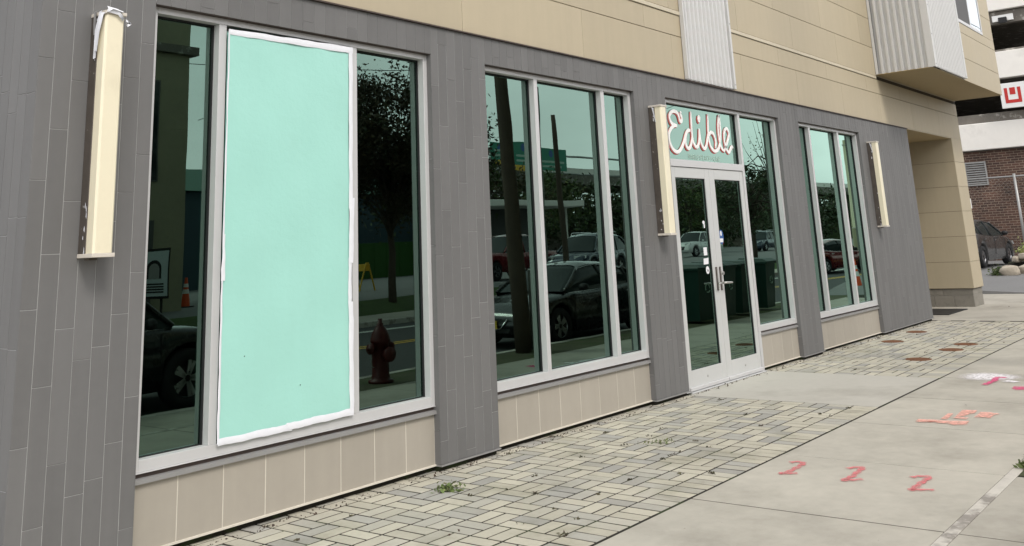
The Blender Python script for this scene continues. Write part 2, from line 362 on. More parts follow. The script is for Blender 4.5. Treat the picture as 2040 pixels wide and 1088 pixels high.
MB().box(7.75, 27.1, -4.72, -3.765, -.1, -.002).build('planting_soil', K['verge'], walk)

# pavers: basket weave blocks of 0.25 m with a soldier course on the street side
def pillow(w, h, t=.05, c=.002):
    a, b = w/2, h/2
    me = MB().add([(-a,-b,-t),(a,-b,-t),(a,b,-t),(-a,b,-t),(-a,-b,-c),(a,-b,-c),(a,b,-c),(-a,b,-c),(-a+c,-b+c,0),(a-c,-b+c,0),(a-c,b-c,0),(-a+c,b-c,0)],
        [(0,1,5,4),(1,2,6,5),(2,3,7,6),(3,0,4,7),(4,5,9,8),(5,6,10,9),(6,7,11,10),(7,4,8,11),(8,9,10,11)]).mesh('paver')
    me.materials.append(K['paver']); return me
PW, PL, G = .125, .25, .018
pm = {'x': pillow(PL-G, PW-G), 'y': pillow(PW-G, PL-G)}
def in_view(x, y, z=0.):
    d = Vector((x, y+5.55, z-1.678)); zc = d.dot(fw)
    if zc < .3: return None
    return (1020+1915.09*d.dot(rt)/zc, 23.85-1915.09*d.dot(up)/zc, zc)
def paver_field(xa, xb):
    bed = structure(MB().box(xa, xb, -2.07, .12, -.09, -.003).build('paver_bed', K['soil']))
    L = []
    nx = int((xb-xa)/PL)+1
    for i in range(nx):
        x = xa+i*PL
        for s in (.25, .75): L.append((x+PL*s, -2.07+PL/2, 'y'))
        for j in range(8):
            y = -1.82+j*PL
            if y > .02: break
            if (i+j) % 2: 
                for s in (.25, .75): L.append((x+PL*s, y+PL/2, 'y'))
            else:
                for s in (.25, .75): L.append((x+PL/2, y+PL*s, 'x'))
    L = [p for p in L if p[0]+(.125 if p[2] == 'x' else .0625) <= xb+.01]
    vis = []
    rest = []
    for p in L:
        v = in_view(p[0], p[1])
        if v and -30 < v[0] < 2070 and v[1] < 1110 and v[1] > 0: vis.append((v[2], p))
        else: rest.append(p)
    vis.sort(key=lambda t: t[0])
    for d_, (x, y, k) in vis[:300]:
        o = bpy.data.objects.new('paver', pm[k]); col.objects.link(o); o.parent = bed
        o.location = (x+rnd.uniform(-.0015, .0015), y+rnd.uniform(-.0015, .0015), rnd.gauss(0, .0007)); o.rotation_euler = (rnd.gauss(0, .003), rnd.gauss(0, .003), rnd.gauss(0, .006))
    mb = MB()
    for x, y, k in rest+[p for _, p in vis[300:]]:
        z = rnd.gauss(0, .0007); t = rnd.gauss(0, .003)
        me = pm[k]; mb.add([(v.co.x+x, v.co.y+y, v.co.z+z+t*v.co.x) for v in me.vertices], [tuple(p.vertices) for p in me.polygons])
    if mb.v: 
        o = mb.build('paver_field', K['paver'], bed); o['kind'] = 'stuff'
    return bed
paver_field(-3.9375, 10.06)
paver_field(12.20, 19.60)

# driveway beyond the building: wedge kerb, rising asphalt
structure(MB().add([(27.1,3.5,-.05),(27.1,-5,-.05),(27.1,-5,.0),(27.1,-.3,.02),(27.1,3.5,.22),(27.35,3.5,.22),(27.35,-.3,.02),(27.35,-5,.0)],
    [(0,1,2,3,4),(4,3,6,5),(3,2,7,6)]).build('driveway_kerb', K['asphalt_old']))
structure(MB().add([(27.3,3.6,.215),(27.3,-.3,.018),(27.3,-4.9,-.02),(30.5,-4.9,.36),(30.5,9,.38),(60,-4.9,.42),(60,40,.42),(30.5,40,.38),(27.3,40,.215)],
    [(0,1,4),(1,2,3),(1,3,4),(4,3,5,6),(0,4,7,8),(4,6,7)]).build('driveway', K['asphalt_old']))

# ------------------------------------------------------------------ storefront building
XL, XR = 2.639, 19.592
OP = [(3.380, 5.998), (6.727, 9.341), (10.060, 13.351), (14.099, 16.765)]      # openings in the dark tiled wall
ZB, ZH, ZT = .05, 3.328, 3.578
bld = thing('storefront_building', 'dark grey tiled storefront with tan panels above and green tinted windows', 'building', (11, 1, 0))
core = MB(); xs = [XL]+[v for o_ in OP for v in o_]+[XR]
for k in range(0, len(xs), 2): core.box(xs[k]+(.0025 if k == 0 else .004), xs[k+1]-.004, .0025, .30, ZB, ZT)
for a, b in OP: core.box(a-.004, b+.004, .0025, .30, ZH+.012, ZT)
core.box(XL+.0025, XL+.30, .30, 9, ZB, ZT)
wall = core.build('dark_wall', K['grout'], bld)
TP, TL, TG = .1105, .711, .0042
OFF1 = [.040, .337, .634, .455, .517, .689, .213]; OFF2 = [.217, .584, .282, .106, .404, .52, .339]
def tile_rects():
    out = []
    segs = []
    for k in range(0, len(xs), 2):
        a, b = xs[k], xs[k+1]; first = .095 if k == 0 else (.092 if k == 2 else .095)
        e = [a]; x = a+first
        while x < b-.03: e.append(x); x += TP
        e.append(b)
        for c, (p, q) in enumerate(zip(e[:-1], e[1:])):
            o_ = OFF1[c] if k == 0 and c < 7 else (OFF2[c] if k == 2 and c < 7 else rnd.uniform(0, TL)); segs.append((p, q, ZB, ZT, o_))
    for a, b in OP:
        x = a
        while x < b-.02:
            segs.append((x, min(x+TP, b), ZH, ZT, rnd.uniform(0, TL))); x += TP
    for p, q, z0, z1, o_ in segs:
        js = [z0]+[z for z in (o_+TL*i for i in range(-1, 6)) if z0+.03 < z < z1-.03]+[z1]
        for a, b in zip(js[:-1], js[1:]): out.append((p, q, a, b))
    return out
cnt = 0; far = MB()
for p, q, a, b in sorted(tile_rects(), key=lambda t: t[0]):
    h = (TG if p < 6.8 and b-a > .26 else (.0030 if p < 10.05 and b-a > .26 else .0018))/2; y = rnd.gauss(0, .0004)
    if p < 10.05 and cnt < 225:
        MB().cbox(p+h, q-h, y, .0165, a+h*.8, b-h*.8, .0012).build('tile', K['tile'], wall); cnt += 1
    else: far.cbox(p+h, q-h, y, .0165, a+h*.8, b-h*.8, .0012)
side = far
for c in range(60):
    y0 = .003+c*TP; y1 = y0+TP; o_ = rnd.uniform(0, TL)
    js = [ZB]+[z for z in (o_+TL*i for i in range(-1, 6)) if ZB+.03 < z < ZT-.03]+[ZT]
    for a, b in zip(js[:-1], js[1:]):
        if c < 6: MB().cbox(XL, XL+.0165, y0+.002, y1-.002, a+.002, b-.002, .0012).build('tile', K['tile'], wall)
        else: side.box(XL, XL+.0165, y0+.002, y1-.002, a+.002, b-.002)
side.build('tile_field', K['tile'], wall)['kind'] = 'stuff'
for a, b in OP:                                                                # tiled reveals and the steel lintel
    for z0, z1 in ((ZB, .30), (.304, 1.01), (1.014, 1.72), (1.724, 2.43), (2.434, ZH)):
        MB().box(b-.0005, b+.018, .003, .16, z0, z1).build('reveal_tile', K['tile'], wall); MB().box(a-.018, a+.0005, .003, .16, z0, z1).build('reveal_tile', K['tile'], wall)
for a, b in OP:
    MB().box(a, b, .002, .17, ZH, ZH+.010).build('lintel', K['brown'], wall)
for a, b in zip(xs[::2], xs[1::2]):
    MB().box(a-.004, b+.004, -.012, .10, .038, .048).build('bottom_flashing', K['flash'], wall)
    MB().box(a+.01, b-.01, .03, .3, -.06, .038).build('foundation', K['soil'], wall)
MB().box(XL, XR+.01, -.022, .06, ZT+.001, ZT+.011).build('band_flashing', K['brown'], wall)

GY = .13
def pane(name, x0, x1, z0, z1, par, y=GY, m=None):
    return MB().box(x0, x1, y, y+.006, z0, z1).build(name, m or K['glass'], par)
def gasket(x0, x1, z0, z1, par, y=GY, w=.011, d=.016):
    g_ = MB(); g_.box(x0, x0+w, y-d, y-.0005, z0, z1); g_.box(x1-w, x1, y-d, y-.0005, z0, z1); g_.box(x0+w, x1-w, y-d, y-.0005, z1-w, z1); g_.box(x0+w, x1-w, y-d*.6, y-.0005, z0, z0+w*.5)
    return g_.build('gasket', K['gasket'], par)
def window(xa, xb, mull, lab, jl=.045, jr=.045):
    fz0, fz1, FY = .484, 3.327, .05
    f = MB(); f.cbox(xa, xa+jl, FY, .165, fz0, fz1, .002); f.cbox(xb-jr, xb, FY, .165, fz0, fz1, .002)
    f.cbox(xa+jl+.0005, xb-jr-.0005, FY+.001, .165, 3.284, fz1, .002); f.cbox(xa+jl+.0005, xb-jr-.0005, FY+.001, .165, fz0, .552, .002)
    fr = f.build('window', K['alu'], bld, label=lab)
    ed = [xa+jl]+[v for m_ in mull for v in m_]+[xb-jr]
    for a, b in mull: MB().cbox(a, b, FY+.002, .163, .5525, 3.2835, .002).build('mullion', K['alu'], fr)
    for a, b in zip(ed[::2], ed[1::2]):
        pane('pane', a-.004, b+.004, .546, 3.29, fr); gasket(a, b, .5525, 3.2835, fr)
    MB().box(xa, xb, .066, .12, .450, .4835).build('shadow_gap', K['brown'], fr)
    MB().add([(xa,.036,.422),(xb,.036,.422),(xb,.036,.446),(xa,.036,.446),(xa,.075,.455),(xb,.075,.455),(xa,.075,.420),(xb,.075,.420)],
             [(0,1,2,3),(3,2,5,4),(6,7,1,0)]).build('sill', K['flash'], fr)
    MB().cbox(xa+.002, xb-.002, .040, .10, .4785, .4838, .0015).build('sill_lip', K['alu'], fr)
    return fr
def apron(xa, xb, joints):
    b = MB().box(xa, xb, .0635, .14, .05, .432).build('base_wall', K['base_joint'], bld)
    ed = [xa]+joints+[xb]
    for p, q in zip(ed[:-1], ed[1:]):
        MB().cbox(p+.003, q-.003, .062+rnd.uniform(-.0005, .0005), .074, .052, .426, .0015).build('base_tile', K['base_tile'], b)
    MB().box(xa, xb, .048, .09, .040, .050).build('bottom_flashing', K['base_joint'], b)
    MB().box(xa, xb, .095, .2, -.06, .040).build('foundation', K['soil'], b)
window(3.380, 5.998, [(3.903, 3.963), (5.128, 5.189)], 'window with a narrow dark pane, a boarded pane and a right pane')
apron(3.380, 5.998, [3.702+.3292*k for k in range(7)])
window(6.727, 9.341, [(7.533, 7.59), (8.735, 8.80)], 'three-pane window left of the double door', jl=.03)
apron(6.727, 9.341, [7.054+.329*k for k in range(7)])
window(14.099, 16.765, [(14.607, 14.667), (15.84, 15.905)], 'three-pane window at the far end of the shopfront')
apron(14.099, 16.765, [14.43+.329*k for k in range(7)])

# double door with transom and side light
DF = MB()
DF.cbox(10.062, 10.150, .045, .165, .012, ZH-.001, .002); DF.cbox(12.094, 12.150, .045, .165, .012, ZH-.001, .002); DF.cbox(13.305, 13.350, .050, .165, .484, ZH-.001, .002)
DF.cbox(10.1505, 12.0935, .046, .165, 2.527, 2.612, .002); DF.cbox(10.1505, 12.0935, .046, .165, 3.284, ZH-.001, .002)
DF.cbox(12.1505, 13.3045, .051, .165, 3.284, ZH-.001, .002); DF.cbox(12.1505, 13.3045, .051, .165, .484, .552, .002)
dfr = DF.build('door_frame', K['alu'], bld)
pane('transom_pane', 10.146, 12.098, 2.606, 3.29, dfr, .105); gasket(10.151, 12.0935, 2.6125, 3.2835, dfr, .105)
pane('side_light_pane', 12.146, 13.309, .546, 3.29, dfr); gasket(12.151, 13.3045, .5525, 3.2835, dfr)
MB().box(12.151, 13.35, .066, .12, .466, .4835).build('shadow_gap', K['brown'], dfr)
MB().add([(12.151,.040,.432),(13.35,.040,.432),(13.35,.040,.452),(12.151,.040,.452),(12.151,.075,.4655),(13.35,.075,.4655),(12.151,.075,.428),(13.35,.075,.428)],
         [(0,1,2,3),(3,2,5,4),(6,7,1,0)]).build('sill', K['flash'], dfr)
apron(12.152, 13.351, [12.48, 12.81, 13.14])
MB().cbox(10.14, 12.12, .0, .16, .004, .014, .002).build('threshold', K['alu'], dfr)
MB().box(10.062, 10.14, .02, .16, -.01, .011).build('threshold_end', K['soil'], dfr)
def leaf(x0, x1, gx0, gx1, lab):
    y0, y1 = .058, .104; d = MB()
    d.cbox(x0, gx0, y0, y1, .022, 2.521, .002); d.cbox(gx1, x1, y0, y1, .022, 2.521, .002)
    d.cbox(gx0+.0005, gx1-.0005, y0+.0005, y1, .022, .230, .002); d.cbox(gx0+.0005, gx1-.0005, y0+.0005, y1, 2.397, 2.521, .002)
    dr = d.build('door', K['alu_door'], bld, label=lab)
    pane('pane', gx0-.005, gx1+.005, .226, 2.401, dr, .081); gasket(gx0, gx1, .2305, 2.3965, dr, .081, .009, .012)
    MB().cbox(x0+.01, x1-.01, .030, .058, .020, .058, .004).build('door_sweep', K['alu'], dr)
    MB().lathe([(0, 0), (.014, 0), (.012, -.004), (0, -.004)], ((gx0+gx1)/2, .0578, .135), 10, 'y').build('bolt_cap', K['steel'], dr)
    return dr
dl = leaf(10.153, 11.120, 10.250, 11.004, 'left aluminium door leaf with papers on its glass')
dr_ = leaf(11.124, 12.091, 11.262, 12.000, 'right aluminium door leaf with lever handle and blue decal')
for par, x in ((dl, 11.076), (dr_, 11.176)):
    MB().cbox(x-.016, x+.016, .044, .0575, 1.056, 1.333, .003).build('handle_plate', K['brown'], par)
    MB().cbox(x-.013, x-.001, .036, .0438, 1.07, 1.32, .003).build('pull_edge', K['steel'], par)
MB().lathe([(0, -.03), (.02, -.03), (.022, 0), (0, 0)], (11.195, .044, 1.255), 14, 'y').build('lock_cylinder', K['steel'], dr_)
MB().tube([(11.176, .044, 1.142), (11.176, -.005, 1.142), (11.20, -.018, 1.142), (11.30, -.02, 1.139), (11.335, -.018, 1.137)], [.014, .014, .014, .012, .010], 10).build('lever', K['steel'], dr_, True)
MB().tube([(11.076, .044, 1.142), (11.076, .0, 1.142), (11.06, -.012, 1.142), (10.98, -.014, 1.140)], [.012, .012, .011, .009], 10).build('lever', K['steel'], dl, True)
def ell(x, z, rx, rz, y0, y1, n=20): return MB().prism([(x+rx*math.cos(2*math.pi*i/n), z+rz*math.sin(2*math.pi*i/n)) for i in range(n)], y0, y1)
MB().box(10.842, 10.928, .0785, .0805, 1.478, 1.572).build('paper_notice', K['paper'], dl)
MB().add([(10.818,.0785,1.372),(10.938,.0785,1.376),(10.945,.0785,1.448),(10.824,.0785,1.442),(10.818,.0805,1.372),(10.938,.0805,1.376),(10.945,.0805,1.448),(10.824,.0805,1.442)], [(0,1,2,3),(4,7,6,5),(0,4,5,1),(1,5,6,2),(2,6,7,3),(3,7,4,0)]).build('paper_notice', K['paper'], dl)
o_ = ell(10.903, 1.305, .042, .046, .0785, .0805).build('oval_sticker', K['paper'], dl); ell(10.906, 1.300, .012, .016, .0775, .0784).build('sticker_mark', K['black'], o_)
ell(10.905, 1.868, .028, .022, .0785, .0805).build('hook_pad', K['paper'], dl)
MB().cbox(10.895, 10.917, .070, .0785, 1.80, 1.85, .002).build('hook', K['paper'], dl)
o_ = ell(11.345, 1.686, .062, .088, .0785, .0805).build('blue_decal', K['blue'], dr_)
MB().box(11.298, 11.388, .0778, .0784, 1.622, 1.668).build('decal_panel', K['paper'], o_); ell(11.342, 1.73, .022, .032, .0778, .0784).build('decal_mark', K['paper'], o_)

# interior seen through the glass
room = MB().box(2.98, 19.3, .17, 6.2, -.04, .018).build('room_floor', K['inner'], bld)
MB().box(2.98, 19.3, 6.2, 6.35, .0, 3.6).build('room_wall', K['inner'], bld)
MB().box(19.25, 19.4, .31, 6.2, .0, 3.6).build('room_wall', K['inner'], bld)
MB().box(9.60, 9.75, .31, 6.2, .018, 3.4).build('room_wall', K['inner'], bld)
MB().box(2.98, 19.25, .305, 6.2, 3.45, 3.56).build('room_ceiling', K['inner'], bld)

# tan panels above the tiled band; recess at the far end is spanned by the same panels
XE = 23.70
ubk = MB(); ubk.box(XL, XE-.01, .022, .40, ZT+.02, 8.6); ubk.box(XL, XL+.4, .4, 9, ZT+.02, 8.6); ubk.box(XE-.4, XE-.012, .4, 9, ZT+.02, 8.6)
up_wall = ubk.build('upper_wall', K['recess'], bld)
rows = [(3.600, 4.130), (4.138, 4.404), (4.472, 5.001), (5.009, 5.564), (5.572, 6.1), (6.108, 6.64), (6.648, 7.2), (7.208, 8.6)]
for r_, (z0, z1) in enumerate(rows):
    off = 2.53 if r_ % 2 == 0 else 1.90
    ed = [XL]+[x for x in (off+1.955*k for k in range(13)) if XL+.1 < x < XE-.1]+[XE]
    for a, b in zip(ed[:-1], ed[1:]):
        MB().cbox(a+.002, b-.002, .008, .024, z0, z1, .0015).build('cladding_panel', K['tan'], up_wall)
MB().cbox(XL, 18.13, -.006, .024, 4.412, 4.462, .003).build('trim_band', mat('pale_trim', (.56, .50, .38), .6), up_wall)
for r_, (z0, z1) in enumerate(rows):
    MB().box(XE-.014, XE, .03, 4, z0, z1).build('cladding_panel', K['tan'], up_wall)
MB().box(XR+.02, XE-.02, .026, 3.0, ZT, ZT+.018).build('recess_soffit', K['soffit'], bld)
MB().box(XR+.0, XE, 3.0, 3.1, 0, ZT+.02).build('recess_back_wall', K['tan'], bld)
MB().box(XR-.05, XR-.0005, .05, 3.0, .0, ZT).build('recess_side_wall', K['tile'], bld)
MB().box(XR, XE, .009, .026, ZT+.004, 3.598).build('beam_edge', K['tan'], bld)

def corrug(L, zlo, zhi, mp_, name, par, pitch=.112, depth=.040, seed=0):
    """trapezoid sheet; mp_(s, d) maps run and depth to x, y"""
    pr = []; s = 0
    while s < L:
        for ds, dd in ((0, 0), (.42, 0), (.56, 1), (.86, 1)):
            if s+ds*pitch <= L: pr.append((s+ds*pitch, dd*depth))
        s += pitch
    pr.append((L, pr[-1][1])); n = len(pr); vs = []; fs = []
    for k, (s_, d_) in enumerate(pr):
        for z in (zlo, zhi): x, y = mp_(s_, d_); vs.append((x, y, z))
        for z in (zlo, zhi): x, y = mp_(s_, d_-.003); vs.append((x, y, z))
    for k in range(n-1):
        a = 4*k; b = a+4; fs += [(a, b, b+1, a+1), (a+2, a+3, b+3, b+2), (a, a+2, b+2, b)]
    return MB().add(vs, fs).build(name, K['corr'], par)
cp = corrug(1.30, 3.602, 8.6, lambda s, d: (10.625+s, -.004-d), 'corrugated_panel', bld)
MB().cbox(10.605, 10.630, -.054, .0, 3.602, 8.6, .002).build('edge_trim', K['corr'], cp)
MB().cbox(11.905, 11.955, -.052, .0, 3.602, 8.6, .002).build('edge_trim', K['corr'], cp)
def screw(x, y, z, par, ax='y'): MB().lathe([(0, -.006), (.007, -.005), (.009, 0), (0, .0)], (x, y, z), 8, ax).build('screw', K['galv'], par)
for z in (3.66, 4.5): screw(11.93, -.0525, z, cp)

# projecting bay over the entrance
BX0, BY, BZ = 18.15, -1.0, 4.492
bay = MB().box(BX0+.065, XE-.004, BY+.02, .006, BZ+.010, 8.6).build('bay', K['recess'], bld)
MB().box(BX0+.01, XE-.002, BY+.001, .004, BZ, BZ+.009).build('bay_soffit', K['soffit'], bay)
c1 = corrug(.95, BZ+.004, 8.6, lambda s, d: (BX0+.055-d, .0-.045-s), 'corrugated_panel', bay, pitch=.118, depth=.05)
c2 = corrug(2.10, BZ+.02, 8.6, lambda s, d: (BX0+.09+s, BY-.018-d), 'corrugated_panel', bay)
tr_ = MB(); tr_.box(BX0+.004, BX0+.012, BY-.066, BY+.06, BZ+.004, 8.6); tr_.box(BX0+.0125, BX0+.10, BY-.066, BY-.060, BZ+.004, 8.6); tr_.box(BX0+.004, BX0+.012, -.05, .0, BZ+.004, 8.6)
tr_.build('corner_trim', K['corr'], bay)
MB().box(20.33, 20.42, BY-.064, BY-.0, BZ+.02, 8.6).build('edge_trim', K['corr'], bay)
for k in range(4):
    for s_ in (BX0+.04, BX0+.075): screw(s_, BY-.0665, BZ+.06+.55*k, bay)
    screw(20.375, BY-.0645, BZ+.06+.5*k, bay)
for z0, z1 in ((BZ+.002, 4.972), (4.98, 5.51), (5.518, 5.72)):
    MB().cbox(BX0+.6, XE, BY, BY+.02, z0, z1, .0015).build('cladding_panel', K['tan'], bay)
for z0, z1 in ((5.724, 6.2), (6.208, 6.9), (6.908, 8.6)):
    MB().cbox(22.69, XE, BY, BY+.02, z0, z1, .0015).build('cladding_panel', K['tan'], bay)
for z0, z1 in ((BZ+.002, 5.51), (5.518, 8.6)): MB().cbox(XE-.004, XE+.012, BY+.002, .0, z0, z1, .0015).build('cladding_panel', K['tan'], bay)
wf = MB(); wf.cbox(20.43, 20.49, BY-.012, BY+.05, 5.723, 8.2, .002); wf.cbox(22.63, 22.69, BY-.012, BY+.05, 5.723, 8.2, .002); wf.cbox(20.49, 22.63, BY-.011, BY+.05, 5.723, 5.79, .002); wf.cbox(21.66, 21.70, BY-.008, BY+.05, 5.79, 8.2, .002)
bw_ = wf.build('window', K['alu'], bay)
MB().box(20.49, 21.66, BY-.002, BY+.004, 5.79, 8.2).build('insect_screen', mat('insect_screen', (.10, .10, .10), .7), bw_)
MB().box(21.70, 22.63, BY+.0, BY+.006, 5.79, 8.2).build('pane', glass_mat('upper_glass', (.92, .97, 1.0), (.3, .33, .35), .4, .75, .02), bw_)

# far column: tan panels on a block base
colm = MB().box(22.89, XE-.018, .03, 3.0, .37, ZT+.01).build('column', K['recess'], bld)
zz = [.380, .935, 1.470, 2.005, 2.540, 3.075, 3.598]
for a, b in zip(zz[:-1], zz[1:]):
    MB().cbox(22.87, 22.89, .010, 2.99, a+.003, b-.003, .001).build('cladding_panel', K['tan'], colm)
    MB().cbox(22.891, XE, .008, .03, a+.003, b-.003, .001).build('cladding_panel', K['tan'], colm)
MB().box(XE-.018, XE-.002, .031, 3, .38, ZT).build('cladding_panel', K['tan'], colm)
cb = MB().box(22.91, XE-.03, .055, 3, -.05, .372).build('column_base', K['mortar'], bld)
for z0, z1, st in ((-.04, .235, .0), (.243, .366, .2)):
    y = .045-st*0
    ed = [.045]+[.45+st+.41*k for k in range(7)]
    for a, b in zip(ed[:-1], ed[1:]): MB().cbox(22.895, 22.915, a+.004, b-.004, z0, z1, .003).build('block', K['block'], cb)
    for a, b in ((22.917, 23.3), (23.308, XE-.02)): MB().cbox(a, b, .045, .06, z0, z1, .003).build('block', K['block'], cb)
MB().cbox(XE+.001, XE+.12, .02, .14, 2.06, 2.28, .006).build('junction_box', K['sign_white'], bld)

# ------------------------------------------------------------------ things on the facade
mat_o = MB().cbox(20.75, 22.2, .03, .72, .0, .014, .003).build('floor_mat', K['black']); tag(mat_o, 'black floor mat on the pavement before the recessed entrance', 'floor mat')

# mint board taped over the middle pane of the first window
bd = thing('insulation_board', 'mint green board taped with white tape over the window pane', 'board', (4.55, .04, .54))
NX, NZ = 26, 60; x0, x1, z0, z1 = 3.966, 5.085, .556, 3.262; vs = []; fs = []
for j in range(NZ+1):
    for i in range(NX+1):
        u, w = i/NX, j/NZ
        y = .036+.003*math.sin(u*9+.6*math.sin(w*7))*math.sin(w*23+u*3)+.002*math.sin(u*17+w*5)
        vs.append((x0+(x1-x0)*u+(-.006)*w*0, y, z0+(z1-z0)*w-(.022*(1-u) if j == NZ else 0)))
n0 = len(vs)
for j in range(NZ):
    for i in range(NX): a = j*(NX+1)+i; fs.append((a, a+1, a+NX+2, a+NX+1))
MB().add(vs, fs).build('sheet', K['board'], bd, True)
MB().box(x0+.004, x1-.004, .0415, .0515, z0+.002, z1-.03).build('sheet_core', K['board'], bd)
def tape_strip(pts, wid, y, axis, amp=.006, seed=1):
    """white tape with uneven edges and a few folds"""
    rg = random.Random(seed); vs = []; fs = []; n = len(pts)
    for k, (x, z, w) in enumerate(pts):
        a = w/2+amp*.45*math.sin(k*.9+seed)+rg.uniform(-amp, amp)*.25; b = w/2+amp*.45*math.sin(k*.7+seed*2)+rg.uniform(-amp, amp)*.25; yy = y+.001*math.sin(k*1.3+seed)
        if axis == 'z': L = [(x-a, yy, z), (x-a*.3, yy-.002, z), (x+b*.4, yy-.001, z), (x+b, yy+.001, z)]
        else: L = [(x, yy, z-a), (x, yy-.002, z-a*.3), (x, yy-.001, z+b*.4), (x, yy+.001, z+b)]
        vs += L
    for k in range(n-1):
        for j in range(3): a = k*4+j; fs.append((a, a+1, a+5, a+4))
    return MB().add(vs, fs)
def interp(p, q, n, w0, w1, jit=0, seed=3):
    rg = random.Random(seed); return [(p[0]+(q[0]-p[0])*i/n+rg.uniform(-jit, jit), p[1]+(q[1]-p[1])*i/n+rg.uniform(-jit, jit), w0+(w1-w0)*i/n) for i in range(n+1)]
def strip(pts, axis, seed, y=.0305, amp=.004): return tape_strip(pts, 0, y, axis, amp, seed).build('tape_strip', K['tape'], bd, True)
strip(interp((3.966, 3.236), (5.126, 3.252), 30, .040, .052, .0008, 4), 'x', 11)
strip(interp((5.104, 3.27), (5.098, 2.02), 24, .040, .038, .001, 5), 'z', 12)
strip(interp((5.108, 2.10), (5.094, 1.62), 12, .050, .044, .001, 6), 'z', 13, .0285)
strip(interp((5.090, 1.66), (5.082, 1.30), 10, .034, .034, .002, 7), 'z', 14)
strip(interp((5.092, 1.34), (5.096, .555), 18, .048, .042, .0015, 8), 'z', 15, .029, .005)
strip(interp((3.958, .560), (4.55, .562), 18, .042, .046, .0012, 9), 'x', 16, .029, .005)
strip(interp((4.50, .568), (5.11, .575), 18, .046, .044, .0015, 10), 'x', 17, .0275, .005)
strip(interp((3.962, .55), (3.962, 1.62), 20, .020, .014, .0015, 11), 'z', 18, .0315, .003)
strip(interp((3.968, 1.55), (3.970, 1.85), 8, .030, .022, .003, 12), 'z', 19, .030, .004)
strip(interp((3.966, 1.85), (3.972, 3.25), 22, .012, .014, .0015, 13), 'z', 20, .0315, .003)
for x, z in ((4.15, 1.06), (4.62, .82), (5.095, .60)): MB().lathe([(0, -.003), (.003, -.002), (.004, 0)], (x, .031, z), 8, 'y').build('nail', K['black'], bd)

# script sign on the transom
STROKES = {
 'E1': [(10.605, 3.207), (10.578, 3.186), (10.586, 3.17), (10.607, 3.135), (10.603, 3.105), (10.575, 3.083), (10.551, 3.097), (10.534, 3.144), (10.502, 3.186), (10.43, 3.201), (10.353, 3.184), (10.304, 3.141), (10.303, 3.09), (10.344, 3.046), (10.416, 3.033), (10.469, 3.029)],
 'E2': [(10.468, 3.023), (10.399, 3.021), (10.327, 2.99), (10.269, 2.936), (10.249, 2.87), (10.265, 2.799), (10.313, 2.741), (10.396, 2.707), (10.48, 2.722), (10.549, 2.771), (10.62, 2.848), (10.677, 2.932), (10.742, 2.99), (10.801, 2.992)],
 'd1': [(10.796, 2.988), (10.727, 2.978), (10.682, 2.932), (10.654, 2.85), (10.666, 2.788), (10.715, 2.763), (10.77, 2.789), (10.814, 2.851), (10.838, 2.92)],
 'd2': [(10.857, 3.233), (10.849, 3.145), (10.843, 3.032), (10.841, 2.905), (10.859, 2.846), (10.901, 2.798), (10.957, 2.798), (11.0, 2.839), (11.028, 2.916), (11.046, 3.027)],
 'i1': [(11.046, 3.027), (11.047, 2.955), (11.058, 2.865), (11.095, 2.805), (11.144, 2.782), (11.2, 2.819), (11.244, 2.898), (11.28, 2.977)],
 'b1': [(11.313, 3.238), (11.305, 3.14), (11.291, 3.039), (11.286, 2.931), (11.307, 2.84), (11.362, 2.783), (11.434, 2.764), (11.525, 2.793), (11.581, 2.855), (11.61, 2.927)],
 'b2': [(11.294, 2.954), (11.348, 2.998), (11.414, 2.994), (11.459, 2.941), (11.475, 2.88), (11.454, 2.801)],
 'l1': [(11.584, 2.855), (11.622, 2.951), (11.644, 3.086), (11.642, 3.24), (11.589, 3.122), (11.576, 2.995), (11.591, 2.886), (11.632, 2.81), (11.702, 2.775)],
 'e1': [(11.702, 2.775), (11.768, 2.849), (11.844, 2.94), (11.884, 3.014), (11.853, 3.074), (11.799, 3.075), (11.751, 3.03), (11.728, 2.957), (11.739, 2.863), (11.785, 2.79), (11.839, 2.769), (11.897, 2.816), (11.935, 2.851), (11.966, 2.827)]}
def catmull(P, n=6):
    out = []; Q = [P[0]]+list(P)+[P[-1]]
    for k in range(1, len(Q)-2):
        p0, p1, p2, p3 = Q[k-1:k+3]
        for i in range(n):
            t = i/n; out.append(tuple(.5*(2*p1[c]+(p2[c]-p0[c])*t+(2*p0[c]-5*p1[c]+4*p2[c]-p3[c])*t*t+(3*p1[c]-p0[c]-3*p2[c]+p3[c])*t**3) for c in (0, 1)))
    out.append(tuple(P[-1])); return out
def ribbon(mb, pts, hw, y0, y1, dx=0, dz=0):
    """broad-nib stroke: flat band with round ends, d thick; strokes overlap at slightly different depths"""
    pts = [(a+dx, b+dz) for a, b in pts]; n = len(pts); Lf = []; Rt = []
    for k in range(n):
        a = pts[max(k-1, 0)]; b = pts[min(k+1, n-1)]; t = Vector((b[0]-a[0], b[1]-a[1])).normalized(); nn = Vector((-t.y, t.x))
        e = min(k, n-1-k)/n; w = hw*(.80+.35*abs(t.x))*(.62+.38*min(1, e*8))
        Lf.append((pts[k][0]+nn.x*w, pts[k][1]+nn.y*w)); Rt.append((pts[k][0]-nn.x*w, pts[k][1]-nn.y*w))
    vs = []
    for k in range(n): vs += [(Lf[k][0], y0, Lf[k][1]), (Rt[k][0], y0, Rt[k][1]), (Lf[k][0], y1, Lf[k][1]), (Rt[k][0], y1, Rt[k][1])]
    fs = []
    for k in range(n-1): a = 4*k; b = a+4; fs += [(a, a+1, b+1, b), (a, b, b+2, a+2), (a+1, a+3, b+3, b+1)]
    mb.add(vs, fs); return mb
sg = thing('window_sign', 'white script shop sign with red shadow on the transom glass', 'sign', (11.1, .1, 2.62))
